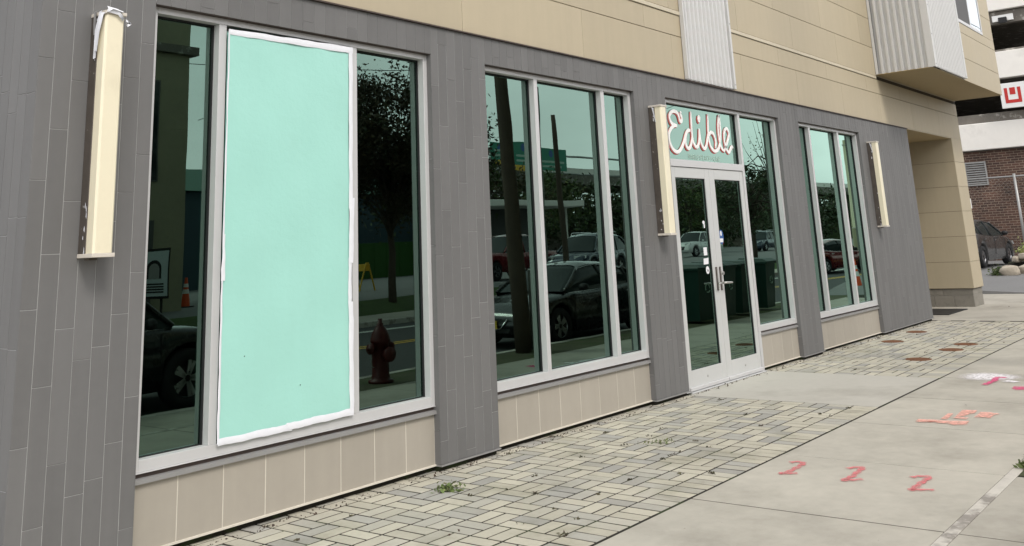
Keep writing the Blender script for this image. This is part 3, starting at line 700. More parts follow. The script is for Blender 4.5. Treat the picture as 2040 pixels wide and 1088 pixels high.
for k, (letter, keys) in enumerate((('E', ('E1', 'E2')), ('d', ('d1', 'd2')), ('i', ('i1',)), ('b', ('b1', 'b2')), ('l', ('l1',)), ('e', ('e1',)))):
    mb = MB(); ms = MB()
    for q, key in enumerate(keys):
        P = catmull(STROKES[key]); dy = .0004*(2*k+q)
        ribbon(mb, P, .0185, .0900+dy*.5, .0985, 0, 0); ribbon(ms, P, .0195, .0990+dy*.4, .1040, -.014, -.012)
    if letter == 'i':
        mb.prism([(11.061+.034*math.cos(2*math.pi*i/20)+.006*math.sin(2*math.pi*i/20), 3.155+.048*math.sin(2*math.pi*i/20)) for i in range(20)], .0912, .0985)
        ms.prism([(11.043+.036*math.cos(2*math.pi*i/20), 3.139+.05*math.sin(2*math.pi*i/20)) for i in range(20)], .0992, .1040)
    lt = mb.build('letter', K['letter'], sg); ms.build('letter_shadow', K['letter_red'], lt)
def text_obj(name, s, size, loc, m, parent, rot=(R(90), 0, 0), ext=.0006, sx=1.):
    cu = bpy.data.curves.new(name, 'FONT'); cu.body = s; cu.size = size; cu.extrude = ext; cu.resolution_u = 3
    tmp = bpy.data.objects.new(name+'_curve', cu); col.objects.link(tmp); bpy.context.view_layer.update()
    me = bpy.data.meshes.new_from_object(tmp.evaluated_get(bpy.context.evaluated_depsgraph_get())); bpy.data.objects.remove(tmp); bpy.data.curves.remove(cu)
    me.materials.clear(); me.materials.append(m); me.name = name
    o = bpy.data.objects.new(name, me); col.objects.link(o); o.location = loc; o.rotation_euler = rot; o.scale = (sx, 1, 1)
    if parent is not None: adopt(o, parent)
    return o
text_obj('small_lettering', 'MARKETPLACE \u2022 CAFE', .088, (10.70, .1035, 2.634), K['letter_pale'], sg, sx=1.0)

# wall lights
def sconce(x, lab, torn=False, sc=1.0, wide=.13):
    z0, z1 = 1.742, 3.175; d1, d2 = .085*sc, .165*sc; w = wide
    t = thing('wall_light', lab, 'wall light', (x, 0, z0), 0, 'long box lights on the tiled wall')
    h = MB().cbox(x, x+w, -d1, -.002, z0, z1, .003).build('housing', K['sconce_metal'], t)
    ln = MB(); c = .012
    prof = [(x+.004, -d1), (x+.004, -d2+c), (x+.004+c, -d2), (x+w-.004-c, -d2), (x+w-.004, -d2+c), (x+w-.004, -d1)]
    ln.prism(prof, z0+.012, z1-.012, 'xy'); ln.build('lens', K['lens'], t)
    MB().cbox(x-.004, x+w+.006, -d2-.006, -.004, z0-.012, z0+.011, .002).build('bottom_cap', K['cap'], t)
    MB().cbox(x-.004, x+w+.006, -d2-.006, -.004, z1-.011, z1+.010, .002).build('top_cap', K['cap'], t)
    MB().box(x+.02, x+.07, -d1-.01, -d1+.04, z0-.026, z0-.013).build('clip', K['sconce_metal'], t)
    fl = MB(); rg = random.Random(int(x*10))
    for k in range(16 if torn else 10):                                          # peeling paint flakes on the metal side
        zc = rg.choice([rg.uniform(z0, z0+.28), rg.uniform(z0, z0+.6), rg.uniform(z1-.3, z1)]); yc = -d1+rg.uniform(.002, .03); hh = rg.uniform(.01, .05); ww = rg.uniform(.004, .012)
        fl.add([(x-.0015, yc, zc), (x-.002, yc+ww, zc+hh*.3), (x-.0015, yc+ww*.7, zc+hh), (x-.003, yc-.002, zc+hh*.7)], [(0, 1, 2, 3)])
    fl.build('peeling_paint', K['tape'], t)
    if torn:
        def rib(pts, w_, m=K['tape']):
            vs = []; fs = []
            for k, p in enumerate(pts):
                a = Vector(p); vs += [tuple(a+Vector(w_)*.5), tuple(a-Vector(w_)*.5), tuple(a+Vector((.004, -.006, .004)))]
            for k in range(len(pts)-1): b = 3*k; fs += [(b, b+2, b+5, b+3), (b+2, b+1, b+4, b+5)]
            MB().add(vs, fs).build('torn_tape', m, t, True)
        rib([(x+.10, -d2-.008, z1+.012), (x+.03, -d2-.014, z1+.022), (x-.012, -.145, z1-.01), (x-.016, -.115, z1-.12), (x-.018, -.10, z1-.24)], (.0, .035, .012))
        rib([(x-.008, -.12, z1+.01), (x-.014, -.09, z1-.10), (x-.013, -.085, z1-.28)], (.0, .03, .0))
        rib([(x+.00, -d2-.012, z1+.016), (x+.07, -d2-.016, z1+.006), (x+.105, -d2-.013, z1-.03), (x+.09, -d2-.012, z1-.012)], (.0, .0, .035))
        rib([(x-.010, -.06, z1+.018), (x-.016, -.07, z1-.06), (x-.012, -.07, z1-.13)], (.0, .028, .0), K['flash'])
        rib([(x+w+.004, -d2+.01, z1-.03), (x+w+.03, -d2-.004, z1-.055), (x+w+.008, -d2-.002, z1-.07)], (.0, .012, .014))
    else:
        MB().add([(x-.006, -.05, z1+.0), (x-.008, -.075, z1-.03), (x-.010, -.10, z1-.19), (x-.006, -.085, z1-.18)], [(0, 1, 2, 3)]).build('torn_tape', K['tape'], t)
    return t
sconce(2.946, 'long cream wall light with torn white tape on top, beside the first window', True)
sconce(9.635, 'long cream wall light with peeling housing beside the double door', False)
sconce(17.09, 'long cream wall light on the last stretch of dark tile', False)

# ------------------------------------------------------------------ marks, covers and growth on the pavement
def spray_mat(name, c, peak=.9):
    m = bpy.data.materials.new(name); m.use_nodes = True; n = m.node_tree.nodes; l = m.node_tree.links; b = n['Principled BSDF']; b.inputs['Roughness'].default_value = .85
    b.inputs['Base Color'].default_value = (*c, 1)
    at = n.new('ShaderNodeAttribute'); at.attribute_name = 'cover'
    geo = n.new('ShaderNodeNewGeometry'); t = n.new('ShaderNodeTexNoise'); t.inputs['Scale'].default_value = 26; t.inputs['Detail'].default_value = 8; t.inputs['Roughness'].default_value = .7
    l.new(geo.outputs['Position'], t.inputs['Vector'])
    mr = n.new('ShaderNodeMapRange'); mr.inputs['From Min'].default_value = .35; mr.inputs['From Max'].default_value = .62; mr.inputs['To Min'].default_value = .30; mr.inputs['To Max'].default_value = 1.0; l.new(t.outputs[0], mr.inputs[0])
    q = n.new('ShaderNodeMath'); q.operation = 'MULTIPLY'; l.new(at.outputs['Fac'], q.inputs[0]); l.new(mr.outputs[0], q.inputs[1])
    q2 = n.new('ShaderNodeMath'); q2.operation = 'MULTIPLY'; q2.inputs[1].default_value = peak; l.new(q.outputs[0], q2.inputs[0]); l.new(q2.outputs[0], b.inputs['Alpha'])
    return m
SPR = {'red': spray_mat('red_spray', (.70, .16, .18), .82), 'orange': spray_mat('orange_spray', (.88, .44, .36), .95), 'magenta': spray_mat('magenta_spray', (.72, .07, .22), .92), 'white': spray_mat('white_spray', (.90, .87, .90), 1.0)}
def covered(mb, al, name, m, parent=None):
    me = mb.mesh(name); a = me.attributes.new('cover', 'FLOAT', 'POINT'); a.data.foreach_set('value', al); me.materials.append(m)
    return obj(name, me, None, parent)
def stroke_mark(pts, hw, z, soft=.35):
    P = catmull(pts, 5); mb = MB(); al = []; n = len(P)
    for k in range(n):
        a = P[max(k-1, 0)]; b = P[min(k+1, n-1)]; t = Vector((b[0]-a[0], b[1]-a[1])).normalized(); nn = Vector((-t.y, t.x)); w = hw*(1+.25*math.sin(k*1.7))
        e = 0. if k in (0, n-1) else 1.
        for s, c in ((-1-soft, 0), (-.75, 1), (.75, 1), (1+soft, 0)): mb.v.append((P[k][0]+nn.x*w*s, P[k][1]+nn.y*w*s, z)); al.append(c*e)
    for k in range(n-1):
        for j in range(3): a = 4*k+j; mb.f.append((a, a+1, a+5, a+4))
    return mb, al
def poly_mark(polys, z, soft=.02):
    mb = MB(); al = []
    for poly in polys:
        cx = sum(p[0] for p in poly)/len(poly); cy = sum(p[1] for p in poly)/len(poly); b = len(mb.v); n = len(poly)
        mb.v.append((cx, cy, z)); al.append(1.)
        for x, y in poly: mb.v.append((x, y, z)); al.append(.95)
        for x, y in poly:
            d = Vector((x-cx, y-cy)); d.normalize(); mb.v.append((x+d.x*soft, y+d.y*soft, z)); al.append(0.)
        for i in range(n): j = (i+1) % n; mb.f += [(b, b+1+i, b+1+j), (b+1+i, b+1+n+i, b+1+n+j, b+1+j)]
    return mb, al
T2 = [[(7.431, -2.249), (7.484, -2.300), (7.443, -2.353), (7.311, -2.363), (7.152, -2.360), (7.075, -2.330), (7.10, -2.38), (7.132, -2.440)],
      [(7.418, -2.688), (7.493, -2.737), (7.490, -2.783), (7.348, -2.795), (7.193, -2.803), (7.075, -2.790), (7.10, -2.83), (7.162, -2.900)],
      [(7.350, -3.161), (7.416, -3.212), (7.415, -3.268), (7.259, -3.269), (7.099, -3.268), (7.015, -3.264), (7.04, -3.30), (7.085, -3.400)]]
for pts, w in zip(T2, ('nearest the pavers', 'in the middle of the three', 'nearest the kerb')):
    mb, al = stroke_mark(pts, .022, .006); tag(covered(mb, al, 'paint_mark', SPR['red']), 'red sprayed number two on the sidewalk, '+w, 'paint mark', 'red sprayed twos')
OM = [[(9.425, -2.608), (9.542, -2.597), (9.56, -2.682), (9.553, -2.789), (9.567, -2.862), (9.607, -2.998), (9.445, -3.01), (9.391, -2.923), (9.445, -2.855), (9.436, -2.793), (9.491, -2.723), (9.418, -2.672)],
      [(9.628, -2.761), (9.927, -2.747), (9.926, -2.79), (9.733, -2.803), (9.65, -2.813)], [(9.786, -2.845), (10.162, -2.819), (10.172, -2.936), (10.019, -2.944), (9.998, -2.921), (9.829, -2.906)],
      [(9.717, -2.849), (9.772, -2.871), (9.784, -2.95), (9.692, -2.956)], [(9.816, -3.002), (9.977, -3.003), (10.099, -2.987), (10.115, -3.055), (10.058, -3.155), (10.006, -3.117), (9.834, -3.128), (9.861, -3.068)]]
mb, al = poly_mark(OM, .006); tag(covered(mb, al, 'paint_mark', SPR['orange']), 'broken patch of salmon orange stencil paint on the sidewalk', 'paint mark')
mb = MB(); al = []; N = 40
for r_, c in ((0, 1), (.55, 1), (.75, .75), (.95, .3), (1.2, 0)):
    for i in range(N):
        g = 2*math.pi*i/N; w = r_*(1+.05*math.sin(3*g)); mb.v.append((12.43+.31*w*math.cos(g), -2.545+.31*w*math.sin(g), .006)); al.append(c)
for k in range(4):
    for i in range(N): j = (i+1) % N; mb.f.append((k*N+i, k*N+j, (k+1)*N+j, (k+1)*N+i))
wm = covered(mb, al, 'paint_mark', SPR['white']); tag(wm, 'round cloud of white spray paint on the sidewalk', 'paint mark')
mb, al = poly_mark([[(12.103, -2.746), (12.216, -2.801), (12.149, -2.912), (12.06, -2.878)]], .0065); covered(mb, al, 'white_dash', SPR['white'], wm)
mb, al = stroke_mark([(11.77, -2.64), (11.90, -2.65), (12.08, -2.665), (12.22, -2.655), (12.33, -2.64), (12.40, -2.665), (12.36, -2.74)], .032, .010); tag(covered(mb, al, 'paint_mark', SPR['magenta']), 'magenta sprayed squiggle across the white spray cloud', 'paint mark')
mb, al = poly_mark([[(11.641, -2.949), (11.782, -2.94), (11.792, -3.038), (11.755, -3.204), (11.623, -3.227), (11.563, -2.996)]], .006); tag(covered(mb, al, 'paint_mark', SPR['magenta']), 'magenta spray dash at the right edge beside the white cloud', 'paint mark')

def cover(x, y, lab):
    t = thing('utility_cover', lab, 'cover', (x, y, 0), 0, 'round rusty covers in the far pavers')
    MB().lathe([(.165, -.01), (.165, .004), (.150, .007), (.148, .003), (0, .003)], (x, y, 0), 28).build('cover_plate', K['rust'], t)
    mb = MB()
    for i in range(-2, 3): mb.cbox(x-.09, x+.09, y+i*.04-.006, y+i*.04+.006, .003, .0075, .001)
    mb.build('raised_bars', K['rust'], t)
for x, y, l_ in ((15.874, -.394, 'rusty round cover near the wall below the last window'), (17.389, -.32, 'rusty round cover near the wall below the far wall light'), (13.817, -1.371, 'nearest rusty round cover, with leaves beside it'),
                 (14.981, -1.483, 'rusty round cover between the nearest cover and the outermost one'), (15.715, -1.498, 'outermost rusty round cover, close to the paver edge')): cover(x, y, l_)

def leaves(n, c, spread, size, m, name, flat=.5, rise=0., parent=None, seed=1, aspect=2.2, kind=None):
    """free leaf blades scattered round centres c: list of (x,y,z,radius)"""
    rg = np.random.default_rng(seed); C_ = np.array(c, float); idx = rg.integers(0, len(C_), n); p = C_[idx, :3]+rg.normal(0, 1, (n, 3))*np.array([1, 1, flat])*C_[idx, 3:4]*spread
    if rise is not None: p[:, 2] = np.maximum(p[:, 2], rise)
    d = rg.normal(0, 1, (n, 3)); d[:, 2] = d[:, 2]*.8+.15; d /= np.linalg.norm(d, axis=1)[:, None]; e = np.cross(d, rg.normal(0, 1, (n, 3))); e /= np.linalg.norm(e, axis=1)[:, None]
    s = (size*rg.uniform(.6, 1.4, n))[:, None]
    v = np.empty((n, 4, 3)); v[:, 0] = p-d*s*.5; v[:, 1] = p+e*s/aspect*.5; v[:, 2] = p+d*s*.5; v[:, 3] = p-e*s/aspect*.5
    me = bpy.data.meshes.new(name); me.vertices.add(4*n); me.vertices.foreach_set('co', v.reshape(-1)); me.loops.add(4*n); me.loops.foreach_set('vertex_index', np.arange(4*n))
    me.polygons.add(n); me.polygons.foreach_set('loop_start', np.arange(0, 4*n, 4)); me.polygons.foreach_set('loop_total', np.full(n, 4)); me.update(); me.materials.append(m)
    return obj(name, me, None, parent, kind=kind)
tag(leaves(110, [(5.58, -.45, .018, .055)], .8, .036, K['weed'], 'weed', .35, .006, None, 3), 'bright green weed growing between the pavers near the tan base tiles', 'weed')
tag(leaves(60, [(7.60, -.97, .012, .05), (7.66, -1.0, .012, .05), (7.72, -1.02, .012, .04)], .9, .026, K['weed'], 'weed', .2, .005, None, 4), 'yellow green weed spreading along a paver joint below the second window', 'weed')
tag(leaves(260, [(8.0, -3.84, .03, .06), (8.12, -3.9, .05, .08), (8.25, -3.98, .06, .1)], .8, .07, K['weed'], 'weed', .5, .0, None, 5), 'dark weed in the planting bed at the right edge', 'weed')
pts = []
for k in range(110):
    x = rnd.choice([rnd.uniform(3.6, 10), rnd.uniform(4, 9), rnd.uniform(12.4, 19)]); y = rnd.uniform(-2.05, -.1); y = round(y/.125)*.125+.055 if rnd.random() < .6 else y
    pts.append((x, y, .004, rnd.uniform(.008, .03)))
leaves(420, pts[:42], .7, .022, K['weed_dry'], 'joint_weeds', .25, .003, None, 6, kind='stuff')
pts = [(x_, rnd.uniform(-.07, .02), .004, .03) for x_ in np.arange(3.4, 19.5, .05)]
leaves(900, pts, .6, .020, K['litter'], 'leaf_litter', .2, .002, None, 8, kind='stuff')
pts = [(rnd.uniform(3, 26), rnd.uniform(-4.6, -.2), .005, .01) for _ in range(130)]
leaves(60, pts[:50], .6, .022, K['litter'], 'scattered_leaves', .1, .006, None, 9, kind='stuff')

# ------------------------------------------------------------------ parking garage, fence and planting beyond the driveway
gar = thing('parking_garage', 'parking garage with white bands over a brown brick ground floor', 'garage', (40, 12, .3))
GX, GY0, GY1 = 40., -2.6, 34.
MB().box(GX, GX+.4, GY0, GY1, -.2, 4.42).build('brick_wall', K['brick'], gar)
for z0, z1 in ((4.45, 5.45), (7.05, 8.06), (9.65, 10.9), (12.5, 13.5)):
    MB().cbox(GX-.25, GX+.15, GY0, GY1, z0, z1, .02).build('spandrel', K['white_conc'], gar)
for z0, z1 in ((5.45, 5.80), (8.06, 8.16), (9.15, 9.62)):
    MB().box(GX-.05, GX+.3, GY0, GY1, z0, z1).build('slab_edge', K['dirty_conc'], gar)
for z0, z1 in ((4.5, 4.7), (7.1, 7.3), (9.75, 9.95), (12.5, 12.7)): MB().box(GX+.31, GX+18, GY0, GY1, z0, z1).build('deck', K['dirty_conc'], gar)
MB().box(GX+18, GX+18.3, GY0, GY1, 4, 13).build('back_wall', K['inner'], gar)
for y in (-2.4, 8, 18, 28): MB().box(GX+.35, GX+.9, y, y+.6, 4.7, 12.5).build('pillar', K['dirty_conc'], gar)
fx = MB().cbox(GX-.14, GX-.06, 1.28, 2.02, 9.22, 9.46, .01).build('light_fixture', K['sign_white'], gar); MB().cbox(GX-.20, GX-.145, 1.5, 1.8, 9.14, 9.36, .01).build('lamp_housing', K['black'], fx)
vf = MB(); vf.box(GX-.06, GX, 3.08, 3.13, 3.15, 4.03); vf.box(GX-.06, GX, 3.80, 3.85, 3.15, 4.03); vf.box(GX-.06, GX, 3.13, 3.80, 3.98, 4.03); vf.box(GX-.06, GX, 3.13, 3.80, 3.15, 3.20)
vent = vf.build('vent', K['galv'], gar)
for k in range(9): MB().add([(GX-.05,3.13,3.22+.085*k),(GX-.05,3.80,3.22+.085*k),(GX-.008,3.80,3.28+.085*k),(GX-.008,3.13,3.28+.085*k),(GX-.05,3.13,3.235+.085*k),(GX-.05,3.80,3.235+.085*k)], [(0,1,2,3),(4,5,1,0),(3,2,5,4)]).build('slat', K['galv'], vent)
sn = MB().cbox(39.5, 39.62, -.2, 2.10, 5.87, 6.80, .01).build('wall_sign', K['sign_white']); tag(sn, 'white sign with red square logo on the garage front', 'sign')
lg = MB()
for a, b, z0, z1 in ((1.84, 1.95, 6.05, 6.62), (1.50, 1.84, 6.05, 6.17), (1.39, 1.50, 6.05, 6.62), (1.575, 1.765, 6.36, 6.62)): lg.box(39.492, 39.4995, a, b, z0, z1)
lg.build('logo', K['sign_red'], sn)
FX = 39.2
fe = thing('chain_link_fence', 'chain link fence with galvanised top rail before the brick wall', 'fence', (FX, 0, .4))
for y in (2.03, 5.2, -1.2): MB().tube([(FX, y, .3), (FX, y, 3.46)], .05, 10).build('post', K['galv'], fe, True)
MB().tube([(FX, 6.5, 3.37), (FX, -2.4, 3.37)], .03, 8).build('rail', K['galv'], fe, True)
cm = MB()
for k in range(60):
    y = -2.4+k*.14
    for q in (-1, 1): cm.tube([(FX, y, .42), (FX, y+q*1.45, 1.88), (FX, y, 3.35)], .0022, 3, False)
cm.build('chain_mesh', K['galv'], fe)
def rock(x, y, z, sx, sy, sz, seed):
    rg = random.Random(seed); me = MB(); n, m_ = 14, 8; vs = []; fs = []
    for j in range(m_+1):
        t = math.pi*j/m_
        for i in range(n):
            g = 2*math.pi*i/n; r_ = 1+.16*math.sin(3*g+seed)+.12*math.sin(5*t+2*g+seed*2)+rg.uniform(-.06, .06)
            c = math.cos(t); c = math.copysign(abs(c)**.6, c)
            vs.append((x+sx*r_*math.sin(t)**.7*math.cos(g), y+sy*r_*math.sin(t)**.7*math.sin(g), z+sz*c*(1+.1*math.sin(2*g))))
    for j in range(m_):
        for i in range(n): fs.append((j*n+i, j*n+(i+1) % n, (j+1)*n+(i+1) % n, (j+1)*n+i))
    return me.add(vs, fs).build('rock', K['rock'], None, True)
for args, lab in (((30.1, .78, .42, .22, .24, .15, 1), 'pale flat rock at the front edge of the planting bed'), ((30.4, .30, .42, .28, .30, .16, 2), 'pale rock at the right edge of the planting bed'),
                  ((30.9, .30, .78, .3, .34, .10, 3), 'pale slab rock on top of the planting bed'), ((31.0, .72, .70, .22, .14, .09, 4), 'small pale rock behind the front rock')):
    tag(rock(*args), lab, 'rock', 'rocks edging the planting bed')
structure(MB().add([(30.2,1.1,.28),(30.2,-3,.28),(31.2,1.0,.62),(31.2,-3,.62),(34,.9,.7),(34,-3,.7)], [(0,1,3,2),(2,3,5,4)]).build('planting_bed', K['soil']))
tag(leaves(900, [(31.6, .30, 1.0, .18), (31.7, .55, .9, .15), (31.5, .05, 1.05, .2), (31.8, -.4, 1.0, .3)], .9, .09, K['leaf_pale'], 'shrub', .7, None, None, 12), 'pale yellow green shrub behind the rocks', 'shrub')
tag(leaves(420, [(30.0, 1.14, .38, .10), (30.1, 1.02, .42, .1)], .8, .06, K['leaf_green'], 'shrub', .8, .28, None, 13), 'small green plant in front of the parked dark car', 'shrub')

# ------------------------------------------------------------------ vehicles
CARS = {
 'sedan': dict(L=4.86, W=.925, zb=.20, r=.335, ax=(1.45, -1.38), deck=[(-2.43, .62), (-2.40, .90), (-2.2, 1.0), (-1.6, 1.03), (-.6, .95), (.6, .92), (1.0, .93), (1.6, .87), (2.1, .76), (2.36, .62), (2.43, .48)],
               roof=[(-1.95, 1.02), (-1.1, 1.34), (-.4, 1.45), (.1, 1.46), (.5, 1.40), (1.22, .95)], wt=.60),
 'suv': dict(L=4.75, W=.95, zb=.26, r=.37, ax=(1.42, -1.38), deck=[(-2.37, .70), (-2.34, 1.02), (-1.6, 1.04), (-.6, 1.02), (.6, 1.0), (1.0, 1.02), (1.6, .98), (2.1, .90), (2.3, .75), (2.37, .55)],
             roof=[(-2.30, 1.05), (-2.0, 1.55), (-1.7, 1.70), (-.6, 1.77), (.1, 1.76), (.5, 1.66), (1.2, 1.04)], wt=.66),
 'pickup': dict(L=5.8, W=1.0, zb=.34, r=.40, ax=(1.85, -1.65), deck=[(-2.9, .72), (-2.87, 1.12), (-1.0, 1.14), (-.5, 1.12), (.6, 1.10), (1.15, 1.14), (2.0, 1.12), (2.65, 1.05), (2.85, .85), (2.9, .6)],
                roof=[(-.95, 1.13), (-.86, 1.70), (-.6, 1.86), (.1, 1.88), (.5, 1.80), (1.2, 1.15)], wt=.72)}
def lerp_prof(P, x):
    for (a, za), (b, zb_) in zip(P[:-1], P[1:]):
        if a <= x <= b: return za+(zb_-za)*(x-a)/(b-a)
    return P[0][1] if x < P[0][0] else P[-1][1]
def vehicle(kind, name, label, cat, loc, rz, paint, group=None, plate=True):
    c = CARS[kind]; L, W, zb, r_ = c['L'], c['W'], c['zb'], c['r']; t = thing(name, label, cat, loc, rz, group)
    N_ = 72; ring = []; mb = MB()
    for k in range(N_+1):
        x = -L/2+L*k/N_; e = abs(2*x/L); w = W*(1-.13*max(0, (e-.62)/.38)**2); dk = lerp_prof(c['deck'], x); az = zb
        if e > .97: az = zb+.08
        for a in c['ax']:
            d = abs(x-a); R_ = r_+.06
            if d < R_: az = max(az, r_+math.sqrt(R_*R_-d*d))
        zm = max((zb+dk)/2+.05, az+.03)
        half = [(w-.14, az if az > zb+.02 else zb), (w-.03, az+.005), (w, zm if zm < dk-.1 else dk-.08), (w-.015, dk-.06), (w-.06, dk-.012), (w*.55, dk+.018)]
        pts = [(x, y, z) for y, z in half]+[(x, 0, dk+.028)]+[(x, -y, z) for y, z in reversed(half)]; ring.append(len(mb.v)); mb.v += pts
    m_ = 13
    for k in range(N_):
        a, b = ring[k], ring[k+1]
        for j in range(m_-1): mb.f.append((a+j, a+j+1, b+j+1, b+j))
        mb.f.append((a+m_-1, a, b, b+m_-1))
    mb.f.append(tuple(range(m_))); mb.f.append(tuple(ring[-1]+m_-1-j for j in range(m_)))
    body = mb.build('body', paint, t, True, True)
    und = MB().box(-L/2+.3, L/2-.3, -W+.16, W-.16, zb+.02, zb+.3).build('underbody', K['black'], t, local=True)
    rf = c['roof']; xa, xb = rf[0][0], rf[-1][0]; g = MB(); st = 30; wt = c['wt']
    top = max(z for _, z in rf); tpd = [p[0] for p in rf if p[1] > top-.13]; ra, rb = min(tpd), max(tpd)
    for k in range(st+1):
        x = xa+(xb-xa)*k/st; zr = lerp_prof(rf, x); dk = lerp_prof(c['deck'], x)-.02; f_ = min(1, max(0, (zr-dk)/(top-dk))); wb = W-.085; w2 = wb+(wt-wb)*f_
        half = [(wb, dk), ((wb+w2)/2+.02*f_, dk+(zr-dk)*.5), (w2+.015, dk+(zr-dk)*.90), (w2-.10, dk+(zr-dk)*.985)]
        g.v += [(x, y, z) for y, z in half]+[(x, 0, zr+.018)]+[(x, -y, z) for y, z in reversed(half)]
    for k in range(st):
        for j in range(8): a = 9*k+j; g.f.append((a, a+1, a+10, a+9))
    gh = g.build('glasshouse', K['carglass'], t, True, True)
    rp = MB(); rk = [k for k in range(st+1) if ra-.02 <= xa+(xb-xa)*k/st <= rb+.02]
    for k in rk:
        for j in (2, 3, 4, 5, 6): v = g.v[9*k+j]; rp.v.append((v[0], v[1]*1.012, v[2]+.010))
    for k in range(len(rk)-1):
        for j in range(4): a = 5*k+j; rp.f.append((a, a+1, a+6, a+5))
    rp.build('roof', paint, t, True, True)
    for s in (-1, 1):
        j0, j2 = (0, 2) if s > 0 else (8, 6)
        pa = [g.v[9*k+j2] for k in range(0, rk[0]+1)]; pb = [g.v[9*k+j2] for k in range(rk[-1], st+1)]
        for P in (pa, pb):
            if len(P) > 1: MB().tube([(p[0], p[1]*1.01, p[2]+.005) for p in P], .030, 6).build('pillar', paint, t, True, True)
        for xp in ((-.05,) if kind == 'pickup' else (-.12, -1.02)):
            k = int((xp-xa)/(xb-xa)*st); MB().tube([tuple(Vector(g.v[9*k+(j if s > 0 else 8-j)])*1.0+Vector((0, s*.006, 0))) for j in (0, 1, 2)], .032, 6).build('pillar', K['black'] if kind != 'pickup' else paint, t, True, True)
        tr = [g.v[9*k+j0] for k in range(1, st, 2)]; MB().tube([(p[0], p[1]+s*.012, p[2]+.012) for p in tr], .010, 5).build('window_trim', K['chrome'], t, True, True)
        tr = [g.v[9*k+j2] for k in range(1, st, 1)]; MB().tube([(p[0], p[1]+s*.014, p[2]-.012) for p in tr], .010, 5).build('window_trim', K['chrome'], t, True, True)
        xm = xb-.42; zm = lerp_prof(c['deck'], xm)+.08
        MB().lathe([(0, -.10), (.055, -.08), (.075, 0), (.06, .07), (0, .09)], (xm, s*(W+.08), zm), 10, 'y').build('mirror', K['black'] if kind != 'pickup' else paint, t, True, True)
        for a in c['ax']:
            y = s*(W-.12)
            ty = MB().lathe([(r_*.62, -.10), (r_*.93, -.11), (r_, -.07), (r_, .07), (r_*.93, .11), (r_*.62, .10), (r_*.62, -.10)], (a, y, r_), 28, 'y').build('wheel', K['tyre'], t, True, True)
            rm = MB().lathe([(0, s*.05), (r_*.18, s*.06), (r_*.2, s*.03), (r_*.55, s*.02), (r_*.64, s*.09), (r_*.64, -s*.09), (0, -s*.09)], (a, y, r_), 28, 'y')
            ri = rm.build('brake_disc', K['black'], ty, True, True)
            sp = MB()
            for q in range(10):
                an = 2*math.pi*(q//2)/5+(.16 if q % 2 else -.16); ca, sa = math.cos(an), math.sin(an); nx_, nz_ = -sa, ca
                P = []
                for rr, ww in ((.04, .022), (r_*.62, .026)):
                    for e in (-1, 1): P.append((a+ca*rr+nx_*ww*e, y+s*.075, r_+sa*rr+nz_*ww*e))
                Q = [(p[0], p[1]-s*.02, p[2]) for p in P]; sp.add(P+Q, [(0, 1, 3, 2), (4, 6, 7, 5), (0, 2, 6, 4), (1, 5, 7, 3), (2, 3, 7, 6)])
            sp.lathe([(r_*.60, s*.06), (r_*.645, s*.095), (r_*.68, s*.09), (r_*.66, s*.05)], (a, y, r_), 28, 'y')
            sp.build('rim', K['rim'], ty, False, True)
        dk = lerp_prof(c['deck'], L/2-.25)
        MB().add([(L/2-.07, s*.50, dk-.12), (L/2-.10, s*.50, dk-.005), (L/2-.34, s*(W-.045), dk+.02), (L/2-.26, s*(W-.035), dk-.10), (L/2-.12, s*.5, dk-.12), (L/2-.2, s*.5, dk-.01), (L/2-.38, s*(W-.12), dk), (L/2-.3, s*(W-.12), dk-.1)],
                 [(0, 1, 2, 3), (4, 7, 6, 5), (0, 3, 7, 4), (1, 5, 6, 2), (0, 4, 5, 1), (3, 2, 6, 7)]).build('headlight', K['lamp_clear'], t, local=True)
        dk2 = lerp_prof(c['deck'], -L/2+.15)
        MB().cbox(-L/2-.012, -L/2+.16, s*(W-.20)-.14, s*(W-.20)+.10, dk2-.30 if kind != 'sedan' else dk2-.22, dk2-.06, .02).build('taillight', K['lamp_red'], t, local=True)
        for xh in ((.25,) if kind == 'pickup' else (.05, -.95)):
            MB().cbox(xh-.10, xh+.10, s*(W+.012)-.014, s*(W+.012)+.014, lerp_prof(c['deck'], xh)-.15, lerp_prof(c['deck'], xh)-.12, .006).build('door_handle', K['chrome'], t, local=True)
        for xd in ((1.05, -.12, -.9) if kind == 'pickup' else (1.0, -.12, -1.15)): MB().box(xd-.006, xd+.006, s*W-.004, s*W+.0035, zb+.14, lerp_prof(c['deck'], xd)-.07).build('door_gap', K['black'], t, local=True)
    zg = lerp_prof(c['deck'], L/2-.1)
    MB().add([(L/2+.012, -.42, zg-.34), (L/2+.012, .42, zg-.34), (L/2-.03, .50, zg-.08), (L/2-.03, -.50, zg-.08), (L/2-.1, -.42, zg-.34), (L/2-.1, .42, zg-.34), (L/2-.12, .5, zg-.08), (L/2-.12, -.5, zg-.08)],
             [(0, 1, 2, 3), (0, 4, 5, 1), (1, 5, 6, 2), (2, 6, 7, 3), (3, 7, 4, 0)]).build('grille', K['black'], t, local=True)
    MB().tube([(L/2+.014, -.40, zg-.10), (L/2+.03, -.25, zg-.26), (L/2+.032, 0, zg-.31), (L/2+.03, .25, zg-.26), (L/2+.014, .40, zg-.10)], .016, 6).build('grille_trim', K['chrome'], t, True, True)
    if plate:
        MB().cbox(L/2+.02, L/2+.035, -.16, .16, zb+.16, zb+.31, .004).build('plate', K['plate'], t, local=True)
    MB().cbox(-L/2-.02, -L/2+.01, -.16, .16, zb+.28, zb+.43, .004).build('plate', K['plate'], t, local=True)
    if kind == 'pickup': MB().box(-2.8, -1.02, -.80, .80, 1.0, 1.172).build('bed_liner', K['black'], t, local=True)
